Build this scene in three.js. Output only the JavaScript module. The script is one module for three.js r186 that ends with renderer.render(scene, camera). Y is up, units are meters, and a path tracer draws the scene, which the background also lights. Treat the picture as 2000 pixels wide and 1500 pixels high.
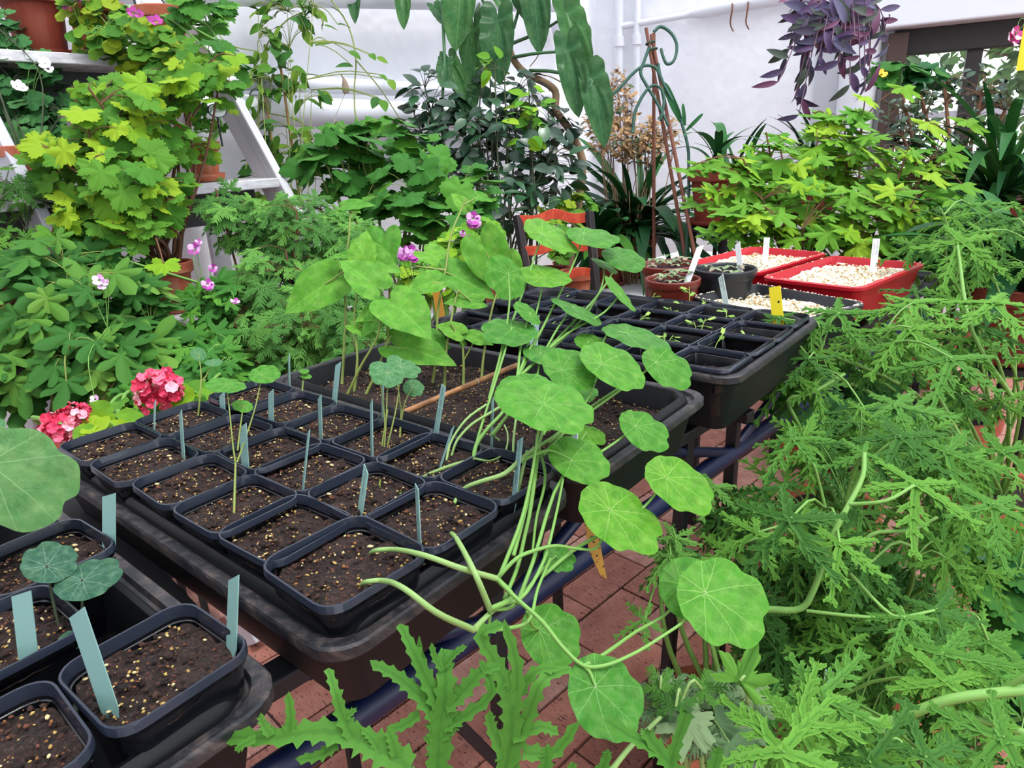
import * as THREE from 'three';
import { mergeGeometries, toCreasedNormals } from 'three/addons/utils/BufferGeometryUtils.js';
import { RoundedBoxGeometry } from 'three/addons/geometries/RoundedBoxGeometry.js';

// ---------------------------------------------------------------- camera, sky, sun, exposure
const scene = new THREE.Scene();
const V3 = (x = 0, y = 0, z = 0) => new THREE.Vector3(x, y, z);
const FOCAL = 1330.278, YAW = -0.6985, PITCH = -0.3402, ROLL = -0.0509;   // focal length in pixels of a 2000 x 1500 frame
const camera = new THREE.PerspectiveCamera(2 * Math.atan(750 / FOCAL) * 180 / Math.PI, 4 / 3, 0.02, 60);
const CAM = V3(-0.2077, 1.1321, 0.3491);
const FWD = V3(Math.cos(YAW) * Math.cos(PITCH), Math.sin(PITCH), Math.sin(YAW) * Math.cos(PITCH));
const R0 = FWD.clone().cross(V3(0, 1, 0)).normalize(), U0 = R0.clone().cross(FWD);
const RIGHT = R0.clone().multiplyScalar(Math.cos(ROLL)).addScaledVector(U0, Math.sin(ROLL));
const UP = U0.clone().multiplyScalar(Math.cos(ROLL)).addScaledVector(R0, -Math.sin(ROLL));
camera.position.copy(CAM);
camera.quaternion.setFromRotationMatrix(new THREE.Matrix4().makeBasis(RIGHT, UP, FWD.clone().negate()));
scene.add(camera);

const renderer = new THREE.WebGLRenderer({ antialias: true });
renderer.toneMapping = THREE.LinearToneMapping;
renderer.toneMappingExposure = 1.58;
renderer.shadowMap.enabled = true;
scene.background = new THREE.Color().setRGB(1.62, 1.72, 1.84);            // bright overcast daylight
const sun = new THREE.DirectionalLight(new THREE.Color(1, 0.97, 0.92), 1.7);   // hazy sun through the roof glass
sun.position.set(1.4, 6.5, 2.2); sun.target.position.set(1.2, 0.8, -0.4);
sun.castShadow = true; sun.shadow.radius = 24; sun.shadow.mapSize.set(2048, 2048);
Object.assign(sun.shadow.camera, { left: -6, right: 6, top: 6, bottom: -6, near: 0.5, far: 14 });
scene.add(sun, sun.target);

// ---------------------------------------------------------------- helpers
let seed = 20240611;
const rnd = () => { seed = (seed + 0x6d2b79f5) | 0; let t = Math.imul(seed ^ (seed >>> 15), 1 | seed); t = (t + Math.imul(t ^ (t >>> 7), 61 | t)) ^ t; return ((t ^ (t >>> 14)) >>> 0) / 4294967296; };
const rr = (a, b) => a + (b - a) * rnd();
const pick = (a) => a[Math.floor(rnd() * a.length)];
const lerp = (a, b, t) => a + (b - a) * t;
const D2R = Math.PI / 180;
// a line of sight measured in the photograph, used to find where a thing stands in the room
const ray = (x, y) => FWD.clone().addScaledVector(RIGHT, (x - 1000) / FOCAL).addScaledVector(UP, -(y - 750) / FOCAL);
const at = (x, y, d) => CAM.clone().addScaledVector(ray(x, y), d);
const onY = (x, y, h) => { const r = ray(x, y); return CAM.clone().addScaledVector(r, (h - CAM.y) / r.y); };
const onPlane = (x, y, p, n) => { const r = ray(x, y); return CAM.clone().addScaledVector(r, p.clone().sub(CAM).dot(n) / r.dot(n)); };
const depthOf = (p) => p.clone().sub(CAM).dot(FWD);

const used = {};
function numbered(name) { const k = used[name] = (used[name] ?? -1) + 1; return k ? name + '_' + String(k).padStart(3, '0') : name; }
function tag(o, label, category, group, kind) {
  o.userData = {}; if (label) o.userData.label = label; if (category) o.userData.category = category;
  if (group) o.userData.group = group; if (kind) o.userData.kind = kind; return o;
}
function thing(name, label, category, pos = V3(), group) {
  const o = new THREE.Group(); o.name = numbered(name); o.position.copy(pos); scene.add(o);
  return tag(o, label, category, group);
}
function mesh(name, geo, mat, parent, kind) {
  const m = new THREE.Mesh(geo, mat); m.name = parent === scene ? numbered(name) : name; m.castShadow = m.receiveShadow = true;
  if (kind) m.userData = { kind }; parent.add(m); return m;
}
// geometry given in room coordinates, moved into the frame of a thing that stands at p
const local = (geo, p) => geo.translate(-p.x, -p.y, -p.z);

const mats = {};
function M(color, rough = 0.6, o = {}) {
  const key = color + '|' + rough + '|' + (o.key ?? JSON.stringify({ ...o, map: o.map?.uuid, bumpMap: o.bumpMap?.uuid, roughnessMap: o.roughnessMap?.uuid }));
  if (mats[key]) return mats[key];
  const { key: _, ...rest } = o;
  return mats[key] = new THREE.MeshPhysicalMaterial({ color, roughness: rough, side: THREE.DoubleSide, ...rest });
}
const leafM = (color, rough = 0.6, o = {}) => { const c = new THREE.Color(color), h = {}; c.getHSL(h); if (color !== 0xffffff) c.setHSL(h.h, Math.min(1, h.s * 1.12), h.l); c.multiplyScalar(0.6); return M(c.getHex(), rough, { transmission: 0.22, thickness: 0, ior: 1.4, specularIntensity: 0.28, ...o }); };

// --- noise and textures
const hash = (x, y) => { let h = Math.imul(x, 374761393) + Math.imul(y, 668265263); h = Math.imul(h ^ (h >>> 13), 1274126177); return ((h ^ (h >>> 16)) >>> 0) / 4294967296; };
function vnoise(x, y, per = 1e6) {
  const xi = Math.floor(x), yi = Math.floor(y), fx = x - xi, fy = y - yi, u = fx * fx * (3 - 2 * fx), v = fy * fy * (3 - 2 * fy);
  const w = (a) => ((a % per) + per) % per, h = (a, b) => hash(w(a), w(b));
  return lerp(lerp(h(xi, yi), h(xi + 1, yi), u), lerp(h(xi, yi + 1), h(xi + 1, yi + 1), u), v);
}
function dataTex(n, f, srgb = true, rep = 1) {
  const d = new Uint8Array(n * n * 4);
  for (let y = 0; y < n; y++) for (let x = 0; x < n; x++) { const c = f(x / n, y / n), o = (y * n + x) * 4; d[o] = c[0]; d[o + 1] = c[1]; d[o + 2] = c[2]; d[o + 3] = 255; }
  const t = new THREE.DataTexture(d, n, n); t.magFilter = THREE.LinearFilter; t.minFilter = THREE.LinearMipmapLinearFilter; t.generateMipmaps = true;
  t.wrapS = t.wrapT = THREE.RepeatWrapping; t.repeat.set(rep, rep); if (srgb) t.colorSpace = THREE.SRGBColorSpace; t.needsUpdate = true; return t;
}
function canvasTex(w, h, draw, srgb = true) {
  const c = document.createElement('canvas'); c.width = w; c.height = h; draw(c.getContext('2d'), w, h);
  const t = new THREE.CanvasTexture(c); if (srgb) t.colorSpace = THREE.SRGBColorSpace; t.wrapS = t.wrapT = THREE.ClampToEdgeWrapping; return t;
}
const clamp8 = (v) => Math.max(0, Math.min(255, v));
const mixRGB = (a, b, t) => [0, 1, 2].map((i) => clamp8(a[i] + (b[i] - a[i]) * t));

// --- geometry builder: collects strips, fans and tubes into one indexed geometry
class GB {
  constructor() { this.p = []; this.u = []; this.i = []; }
  v(x, y, z, u = 0, w = 0) { this.p.push(x, y, z); this.u.push(u, w); return this.p.length / 3 - 1; }
  q(a, b, c, d) { this.i.push(a, b, c, a, c, d); }
  tube(pts, r0, r1, sides = 5, cap = true) {
    const n = pts.length, dir = V3(), side = V3(), bin = V3(); let prev = null, rows = [];
    for (let k = 0; k < n; k++) {
      dir.copy(pts[Math.min(n - 1, k + 1)]).sub(pts[Math.max(0, k - 1)]).normalize();
      if (!prev) side.set(Math.abs(dir.y) < 0.9 ? 0 : 1, Math.abs(dir.y) < 0.9 ? 1 : 0, 0); else side.copy(prev);
      side.addScaledVector(dir, -side.dot(dir)).normalize(); prev = side.clone(); bin.copy(dir).cross(side);
      const r = typeof r0 === 'function' ? r0(k / (n - 1)) : lerp(r0, r1, k / (n - 1)), row = [];
      for (let s = 0; s < sides; s++) {
        const a = s / sides * 2 * Math.PI, c = Math.cos(a) * r, d = Math.sin(a) * r, q = pts[k];
        row.push(this.v(q.x + side.x * c + bin.x * d, q.y + side.y * c + bin.y * d, q.z + side.z * c + bin.z * d, s / sides, k / n));
      }
      rows.push(row);
    }
    for (let k = 0; k + 1 < n; k++) for (let s = 0; s < sides; s++) { const t = (s + 1) % sides; this.q(rows[k][s], rows[k][t], rows[k + 1][t], rows[k + 1][s]); }
    if (cap) for (const k of [0, n - 1]) for (let s = 1; s + 1 < sides; s++) this.i.push(rows[k][0], rows[k][s], rows[k][s + 1]);
    return this;
  }
  build() {
    const g = new THREE.BufferGeometry();
    g.setAttribute('position', new THREE.Float32BufferAttribute(this.p, 3)); g.setAttribute('uv', new THREE.Float32BufferAttribute(this.u, 2));
    g.setIndex(this.i); g.computeVertexNormals(); return g;
  }
}
const smooth = (pts, n) => new THREE.CatmullRomCurve3(pts, false, 'centripetal').getPoints(n ?? (pts.length - 1) * 4);
// a line of points [x, y, distance] from the photograph, turned into a smooth path in the room
const path = (list, n) => smooth(list.map((q) => q.isVector3 ? q : at(...q)), n);
const tubeGeo = (pts, r0, r1 = r0, sides = 6) => new GB().tube(pts, r0, r1, sides).build();
const box = (w, h, d, x = 0, y = 0, z = 0, r = 0) => (r ? new RoundedBoxGeometry(w, h, d, 2, r) : new THREE.BoxGeometry(w, h, d)).translate(x, y, z);
function bar(a, b, w, h = w) {                                                  // a square bar from a to b
  const d = b.clone().sub(a), g = new RoundedBoxGeometry(w, d.length(), h, 1, Math.min(w, h) * 0.15);
  const y = d.clone().normalize(), ref = Math.abs(y.y) > 0.9 ? V3(1, 0, 0.09) : V3(0, 1, 0), z = ref.clone().addScaledVector(y, -ref.dot(y)).normalize(), x = y.clone().cross(z);
  return g.applyMatrix4(new THREE.Matrix4().makeBasis(x, y, z)).translate((a.x + b.x) / 2, (a.y + b.y) / 2, (a.z + b.z) / 2);
}
const merge = (list) => mergeGeometries(list.map((g) => g.index ? g.toNonIndexed() : g).map((g) => { for (const k of Object.keys(g.attributes)) if (!['position', 'normal', 'uv'].includes(k)) g.deleteAttribute(k); return g; }));
function lathe(prof, seg = 36) { return new THREE.LatheGeometry(prof.map(([r, y]) => new THREE.Vector2(r, y)), seg); }
// rounded rectangles stacked into a shell: rows of [width, depth, corner radius, height]
function loft(rows, cap = true, nc = 5) {
  const g = new GB(), rings = rows.map(([w, d, r, y]) => {
    const ring = [];
    for (let c = 0; c < 4; c++) for (let k = 0; k <= nc; k++) {
      const a = (c + k / nc) * Math.PI / 2, sx = [1, -1, -1, 1][c], sz = [1, 1, -1, -1][c];
      const x = sx * (w / 2 - r) + Math.cos(a) * r, z = sz * (d / 2 - r) + Math.sin(a) * r; ring.push(g.v(x, y, z, x * 4 + y * 4, z * 4 + y * 3));
    }
    return ring;
  });
  for (let k = 0; k + 1 < rings.length; k++) { const n = rings[k].length; for (let s = 0; s < n; s++) g.q(rings[k][s], rings[k + 1][s], rings[k + 1][(s + 1) % n], rings[k][(s + 1) % n]); }
  if (cap) { const last = rings[rings.length - 1], row = rows[rows.length - 1], c = g.v(0, row[3], 0, row[3] * 4, row[3] * 3); for (let s = 0; s < last.length; s++) g.i.push(last[s], c, last[(s + 1) % last.length]); }
  return toCreasedNormals(g.build(), 0.7);
}

// --- leaf shapes. All lie in the xy plane, stalk end at the origin, tip towards +y, upper face towards +z
function starLeaf(rad, N = 60, o = {}) {                                        // outline seen from one point, rings from the middle outwards
  const g = new GB(), ring = o.rings ?? [0.32, 0.68, 1], cx = o.cx ?? 0, cy = o.cy ?? 0, us = o.us ?? 0.5, zf = o.z ?? (() => 0), rows = [];
  const c = g.v(cx, cy, zf(cx, cy, 0, 0), cx * us + 0.5, cy * us + 0.5);
  for (const t of ring) { const row = []; for (let k = 0; k < N; k++) { const a = (k / N) * 2 * Math.PI, r = rad(a > Math.PI ? a - 2 * Math.PI : a) * t, x = cx + Math.sin(a) * r, y = cy + Math.cos(a) * r; row.push(g.v(x, y, zf(x, y, a, t), x * us + 0.5, y * us + 0.5)); } rows.push(row); }
  for (let k = 0; k < N; k++) { const n = (k + 1) % N; g.i.push(c, rows[0][n], rows[0][k]); for (let j = 0; j + 1 < rows.length; j++) g.q(rows[j][k], rows[j][n], rows[j + 1][n], rows[j + 1][k]); }
  return g.build();
}
function lobes(list, teeth = 0, tn = 24, ph = 0) {                              // [angle in degrees, length, half width in degrees, depth of the gap]
  const L = list.map(([a, l, h, d]) => [a * D2R, l, h * D2R, d]);
  return (a) => { let r = 0.12; for (const [c, l, h, d] of L) { let e = Math.abs(a - c); if (e > Math.PI) e = 2 * Math.PI - e; e /= h; r = Math.max(r, l * (1 - d * Math.pow(Math.min(e, 1.6), 1.7))); } return r * (1 + teeth * (Math.abs(((a / (2 * Math.PI) * tn + ph) % 1 + 1) % 1 - 0.5) * 4 - 1)); };
}
function bladeLeaf(o = {}) {                                                    // long leaf: width profile, droop and fold
  const n = o.n ?? 7, w = o.w ?? 0.16, bend = o.bend ?? 0.3, fold = o.fold ?? 0.25, prof = o.prof ?? ((t) => Math.pow(Math.sin(Math.PI * Math.pow(t, 0.8)), 0.8)), g = new GB(), rows = [];
  for (let k = 0; k <= n; k++) {
    const t = k / n, h = Math.max(0.004, w * prof(t)), a = bend * t, y = bend ? Math.sin(a * 1.6) / (1.6 * bend) : t, z = bend ? -(1 - Math.cos(a * 1.6)) / (1.6 * bend) : 0;
    rows.push([g.v(-h, y, z + h * fold + (o.wave ?? 0) * Math.sin(t * 14), 0, t), g.v(0, y, z, 0.5, t), g.v(h, y, z + h * fold - (o.wave ?? 0) * Math.sin(t * 13), 1, t)]);
  }
  for (let k = 0; k < n; k++) for (let s = 0; s < 2; s++) g.q(rows[k][s], rows[k][s + 1], rows[k + 1][s + 1], rows[k + 1][s]);
  return g.build();
}
// finely cut leaf: every lobe is a jagged strip carrying side fingers
function finger(g, x, y, ang, len, w0, w1, n, jag, curl, zb, zslope, ph = 0) {
  let a = ang, px = x, py = y, pz = zb; const rows = [], out = [], ds = len / n;
  for (let k = 0; k <= n; k++) {
    const t = k / n, w = lerp(w0, w1, t) * (k === n ? 0.25 : 1), wl = w * (1 + jag * ((k + ph) % 2 ? rr(0.3, 1.1) : -0.35)), wr = w * (1 + jag * ((k + ph) % 2 ? -0.35 : rr(0.3, 1.1))), cx = Math.cos(a), sx = Math.sin(a);
    const jl = jag && (k + ph) % 2 ? ds * 0.5 : 0, jr = jag && !((k + ph) % 2) ? ds * 0.5 : 0, uu = Math.min(0.999, Math.hypot(px, py) * 0.5);
    rows.push([g.v(px - cx * wl + sx * jl, py + sx * wl + cx * jl, pz + w * 0.28, 0, uu), g.v(px, py, pz - w * 0.1, 0.5, uu), g.v(px + cx * wr + sx * jr, py - sx * wr + cx * jr, pz + w * 0.28, 1, uu)]);
    out.push([px, py, pz, a]); px += sx * ds; py += cx * ds; pz += zslope * ds; a += curl / n;
  }
  for (let k = 0; k < n; k++) for (let s = 0; s < 2; s++) g.q(rows[k][s], rows[k][s + 1], rows[k + 1][s + 1], rows[k + 1][s]);
  return out;
}
function laceLeaf(o = {}) {
  const g = new GB(), nl = o.lobes ?? 5, spread = (o.spread ?? 250) * D2R, w = o.w ?? 0.05, jag = o.jag ?? 0.5, sub = o.sub ?? 5, droop = o.droop ?? 0.35, teeth = o.teeth ?? 0;
  for (let i = 0; i < nl; i++) {
    const f = nl > 1 ? i / (nl - 1) * 2 - 1 : 0, ang = f * spread / 2 + rr(-0.09, 0.09), len = (1 - 0.42 * Math.abs(f)) * rr(0.9, 1.06), n = o.n ?? 8;
    const mid = finger(g, 0, 0, ang, len, w * 1.15, w * 0.5, n, jag, rr(-0.25, 0.25) + f * 0.25, 0, -droop * rr(0.4, 1.2) * len, i);
    for (let s = 0; s < sub; s++) {
      const t = lerp(0.24, 0.88, s / Math.max(1, sub - 1)), m = mid[Math.round(t * n)], sg = (s + i) % 2 ? 1 : -1;
      for (const q of (o.both ? [sg, -sg] : [sg])) {
        const sl = len * (o.sl ?? 0.36) * (1.1 - t * 0.75) * rr(0.8, 1.2), arm = finger(g, m[0], m[1], m[3] + q * rr(0.6, 0.95), sl, w * 0.8, w * 0.42, o.sn ?? 3, jag, -q * rr(0.1, 0.5), m[2], -droop * rr(0.2, 1), s);
        for (let e = 0; e < teeth; e++) { const r = arm[Math.min(arm.length - 2, 1 + e)]; finger(g, r[0], r[1], r[3] + (e % 2 ? 1 : -1) * q * 0.8, sl * 0.38, w * 0.5, w * 0.25, 2, 0, 0, r[2], -droop * 0.4); }
      }
    }
  }
  return g.build();
}
const BX = V3(), BY = V3(), BZ = V3(), BM = new THREE.Matrix4();
function orient(o, pos, normal, tip, s) {
  BZ.copy(normal).normalize(); BY.copy(tip).addScaledVector(BZ, -tip.dot(BZ)); if (BY.lengthSq() < 1e-6) BY.set(0.3, 0.5, 0.7).addScaledVector(BZ, -BZ.dot(V3(0.3, 0.5, 0.7))); BY.normalize(); BX.copy(BY).cross(BZ);
  BM.makeBasis(BX, BY, BZ); o.position.copy(pos); o.quaternion.setFromRotationMatrix(BM); if (s?.isVector3) o.scale.copy(s); else o.scale.setScalar(s); return o;
}
const LIGHTSIDE = V3(-0.42, 0.62, 0.66).normalize();                             // leaves turn to the open side of the house
// ---------------------------------------------------------------- materials
const soilTex = dataTex(512, (u, v) => {
  const a = vnoise(u * 24, v * 24, 24), b = vnoise(u * 90, v * 90, 90), c = vnoise(u * 230, v * 60, 10), d = hash(Math.floor(u * 512), Math.floor(v * 512));
  let k = mixRGB([12, 7, 6], [66, 41, 33], 0.25 * a + 0.5 * b + 0.25 * c); if (c > 0.82 && b > 0.5) k = mixRGB(k, [120, 80, 62], 0.45); if (d > 0.985) k = mixRGB(k, [190, 165, 120], 0.6); return k;
});
const soilBump = dataTex(256, (u, v) => { const a = vnoise(u * 30, v * 30, 30) * 0.5 + vnoise(u * 80, v * 80, 80) * 0.5; return [a * 255, a * 255, a * 255]; }, false);
const soilM = new THREE.MeshPhysicalMaterial({ map: soilTex, bumpMap: soilBump, bumpScale: 0.006, roughness: 0.95, color: 0xffffff });
const clayTex = dataTex(256, (u, v) => { const a = vnoise(u * 9, v * 9, 9), b = vnoise(u * 50, v * 50, 50), c = vnoise(u * 5 + 9, v * 14, 70); let k = mixRGB([158, 78, 54], [196, 112, 80], a * 0.6 + b * 0.4); return c > 0.66 ? mixRGB(k, [206, 164, 140], (c - 0.66) * 1.6) : k; });
const clayM = M(0xffffff, 0.8, { map: clayTex, key: 'clay' }), clayDarkM = M(0xb08478, 0.75, { map: clayTex, key: 'claydark' }), clayRedM = M(0xb5402e, 0.55, { key: 'redplastic' });
const tileTex = [0, 1, 2].map((i) => dataTex(256, (u, v) => {
  const a = vnoise(u * 4 + i * 7, v * 4, 40), b = vnoise(u * 60, v * 22 + i, 60), c = vnoise(u * 120, v * 30 + i * 5, 120), d = vnoise(u * 10 + i * 3, v * 10, 60);
  let k = mixRGB(mixRGB([164, 110, 96], [198, 142, 128], a), [212, 174, 162], d * 0.5); k = mixRGB(k, [142, 98, 88], b * 0.35); return c > 0.87 ? mixRGB(k, [66, 46, 42], 0.75) : k;
}));
const tileM = tileTex.map((t, i) => M([0xffffff, 0xf2dcd4, 0xdcc4bc][i], 0.72, { map: t, key: 'tile' + i }));
const groutM = M(0x4e3c38, 0.95);
const plaster = (() => {
  const t = dataTex(512, (u, v) => { const a = vnoise(u * 5, v * 5, 5), b = vnoise(u * 60, v * 60, 60); return mixRGB([226, 227, 234], [246, 246, 250], a * 0.7 + b * 0.3); });
  const b = dataTex(256, (u, v) => { const a = vnoise(u * 40, v * 40, 40) * 0.5 + vnoise(u * 9, v * 9, 9) * 0.5; return [a * 255, a * 255, a * 255]; }, false); t.repeat.set(0.4, 0.4); b.repeat.set(0.8, 0.8);
  return new THREE.MeshPhysicalMaterial({ map: t, bumpMap: b, bumpScale: 0.004, roughness: 0.85 });
})();
const whitePaint = M(0xe2e3ea, 0.5), pipeM = M(0xdadbe3, 0.42), greyPaint = M(0xb9bac2, 0.55);
const woodTex = dataTex(256, (u, v) => { const a = vnoise(u * 60, v * 4, 60), b = vnoise(u * 140, v * 12, 140); return mixRGB([176, 174, 180], [232, 232, 236], a * 0.6 + b * 0.4); });
const plankM = M(0xffffff, 0.7, { map: woodTex, key: 'plank' });
const darkFrameM = M(0x2a2826, 0.6), brownFrameM = M(0x4a3730, 0.6);
const glassM = new THREE.MeshPhysicalMaterial({ color: 0xffffff, transmission: 1, thickness: 0, roughness: 0.02, ior: 1.45, specularIntensity: 0.5 });
const dirtTex = dataTex(512, (u, v) => { const a = vnoise(u * 40, v * 40, 40), b = vnoise(u * 150, v * 150, 150), c = vnoise(u * 9, v * 9, 9); return mixRGB([20, 23, 29], [98, 84, 78], Math.min(1, Math.max(0, a * 0.5 + b * 0.35 + c * 0.4 - 0.42) * 1.3)); });
const plasticM = M(0x0d0f13, 0.5, { key: 'blackplastic', specularIntensity: 0.6 }), potRimGlintM = M(0x232936, 0.2, { key: 'potrim' }), dirtyPlasticM = M(0xffffff, 0.5, { map: dirtTex, key: 'dirtyplastic' }), potPlasticM = M(0x0e1015, 0.22, { key: 'pot' });  // pot rims: sky highlight painted in as a lighter, bluer colour
const blueSteelM = M(0x101b40, 0.42), darkSteelM = M(0x14161c, 0.5), slatM = M(0x1b1b1e, 0.8);

// ---------------------------------------------------------------- floor of small terracotta tiles, laid in running bond along the bench
const TURN = -5.2 * D2R, TW = 0.1185, TL = 0.242;
const floor = tag(new THREE.Group(), null, null, null, 'structure'); floor.name = 'floor'; floor.rotation.y = TURN; scene.add(floor);
mesh('tile_bed', new THREE.BoxGeometry(12, 0.2, 12).translate(1.5, -0.107, 0), groutM, floor);
{
  const geos = [0, 1, 2].map((i) => { const g = new RoundedBoxGeometry(TL - 0.005, 0.02, TW - 0.005, 1, 0.0025).translate(0, -0.01, 0); const u = g.attributes.uv, p = g.attributes.position; for (let k = 0; k < u.count; k++) u.setXY(k, p.getX(k) * 3.6 + i * 0.31, p.getZ(k) * 3.6); return g; });
  const rest = [[], [], []];
  for (let j = -24; j < 26; j++) for (let i = -12; i < 20; i++) {
    const x = (i + (j & 1) * 0.5) * TL, z = j * TW, k = Math.floor(rnd() * 3), y = rr(-0.0015, 0.001);
    const near = x > 0 && x < 2.2 && z > -0.95 && z < 0.85;
    if (near) { const t = mesh('tile', geos[k], tileM[Math.floor(rnd() * 3)], floor); t.position.set(x, y, z); t.rotation.y = rr(-0.006, 0.006) + (rnd() < 0.5 ? Math.PI : 0); }
    else rest[k].push(geos[k].clone().translate(x, y, z));
  }
  rest.forEach((l, i) => mesh('outer_tiles', merge(l), tileM[i], floor, 'stuff'));
}
// ---------------------------------------------------------------- walls, roof glass, window
const struct = (name, geo, mat) => { const m = mesh(name, geo, mat, scene); m.name = name; m.userData = { kind: 'structure' }; return m; };
const uvBox = (w, h, d, x, y, z) => { const g = new THREE.BoxGeometry(w, h, d).translate(x, y, z), u = g.attributes.uv, p = g.attributes.position, n = g.attributes.normal; for (let k = 0; k < u.count; k++) u.setXY(k, Math.abs(n.getX(k)) > 0.5 ? p.getZ(k) : p.getX(k), Math.abs(n.getY(k)) > 0.5 ? p.getZ(k) : p.getY(k)); return g; };
const ZL = -2.4, WR = V3(4.12, 0, ZL), WD = V3(0.208, 0, 0.978), WN = V3(-0.978, 0, 0.208), RTURN = Math.atan2(-0.978, 0.208);
const onWall = (s, y, off = 0) => WR.clone().addScaledVector(WD, s).addScaledVector(WN, off).setY(y);
struct('wall_left', uvBox(7.6, 3.4, 0.2, 0.5, 1.5, ZL - 0.1), plaster);
struct('wall_front', uvBox(0.2, 3.4, 6.2, -3.1, 1.5, 0.5), plaster);
// wall_right runs away from the corner; x = distance from the corner, z = towards the room
const wallFrame = (g) => g.applyMatrix4(new THREE.Matrix4().makeBasis(WD, V3(0, 1, 0), WN).setPosition(WR));
const W0 = 1.79, W1 = 3.75, WB = 0.7, WT = 1.6;
struct('wall_right', merge([uvBox(W0 + 0.4, 3.4, 0.2, (W0 - 0.4) / 2, 1.5, -0.1), uvBox(W1 - W0, 3.2 - WT, 0.2, (W0 + W1) / 2, (3.2 + WT) / 2, -0.1), uvBox(W1 - W0, WB + 0.2, 0.2, (W0 + W1) / 2, (WB - 0.2) / 2, -0.1), uvBox(2.6, 3.4, 0.2, W1 + 1.3, 1.5, -0.1)]).applyMatrix4(new THREE.Matrix4().makeBasis(WD, V3(0, 1, 0), WN).setPosition(WR)), plaster);
struct('trim_1', wallFrame(merge([box(4.6, 0.62, 0.24, 3.9, 1.93, 0.06, 0.012)])), whitePaint);                                  // deep white lintel over the window
struct('trim_2', wallFrame(merge([new THREE.CylinderGeometry(0.105, 0.105, 1.64, 28).translate(1.63, 0.8, 0.03)])), whitePaint);   // rounded pillar beside the window
struct('shade_trim_3', wallFrame(box(0.13, 1.64, 0.05, 1.46, 0.8, 0.01)), greyPaint);  // strip standing for a recess beside the pillar, its shade painted as grey
{
  const w = tag(new THREE.Group(), null, null, null, 'structure'); w.name = 'window_1'; scene.add(w);
  const part = (n, g, m) => mesh(n, wallFrame(g), m, w);
  part('window_head', box(W1 - W0, 0.13, 0.1, (W0 + W1) / 2, WT - 0.045, -0.03, 0.006), darkFrameM);
  part('jamb', box(0.1, WT - WB, 0.14, W0 + 0.02, (WT + WB) / 2, 0.03, 0.006), brownFrameM);
  for (const s of [2.19, 2.75, 3.3]) part('mullion', box(0.075, WT - WB, 0.08, s, (WT + WB) / 2, -0.05, 0.006), darkFrameM);
  part('transom', box(W1 - W0, 0.035, 0.06, (W0 + W1) / 2, 1.165, -0.05, 0.004), greyPaint);
  part('sill', box(W1 - W0, 0.05, 0.22, (W0 + W1) / 2, WB + 0.02, -0.02, 0.006), brownFrameM);
  for (const [a, b] of [[1.84, 2.15], [2.23, 2.71], [2.79, 3.26], [3.34, 3.75]]) for (const [c, d] of [[WB, 1.15], [1.18, WT - 0.11]]) part('pane', new THREE.BoxGeometry(b - a, d - c, 0.004).translate((a + b) / 2, (c + d) / 2, -0.06), glassM);
}
// the aisle side of the house is glazed from knee height up, and so is the roof
{
  const z = 3.3, bars = [], w = tag(new THREE.Group(), null, null, null, 'structure'); w.name = 'window_2'; scene.add(w);
  struct('wall_back', merge([uvBox(9.4, 0.8, 0.2, 1.5, 0.2, z + 0.1), uvBox(9.4, 0.5, 0.2, 1.5, 2.95, z + 0.1)]), plaster);
  for (let x = -3; x <= 6; x += 0.9) mesh('glazing_bar', box(0.05, 2.2, 0.07, x, 1.65, z + 0.05), whitePaint, w);
  for (let x = -3; x < 6; x += 0.9) mesh('pane', box(0.85, 2.1, 0.006, x + 0.45, 1.65, z + 0.05), glassM, w);
  const c = tag(new THREE.Group(), null, null, null, 'structure'); c.name = 'ceiling'; scene.add(c);
  mesh('roof_edge', merge([uvBox(9.6, 0.2, 0.5, 1.6, 3.25, ZL + 0.1), uvBox(9.6, 0.2, 0.8, 1.6, 3.25, 3.1), uvBox(0.7, 0.2, 6.2, -2.85, 3.25, 0.5), uvBox(1.5, 0.2, 6.2, 5.65, 3.25, 0.5)]), plaster, c);
  for (let x = -1.7; x < 5; x += 0.9) mesh('glazing_bar', box(0.05, 0.09, 4.9, x, 3.24, 0.4), whitePaint, c);
  for (const q of [-0.9, 1]) mesh('roof_beam', box(7.4, 0.12, 0.07, 1.2, 3.16, q), whitePaint, c);
  for (let x = -2.5; x < 4.6; x += 0.9) mesh('pane', box(0.84, 0.006, 4.88, x + 0.35, 3.25, 0.4), glassM, c);
}
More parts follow.
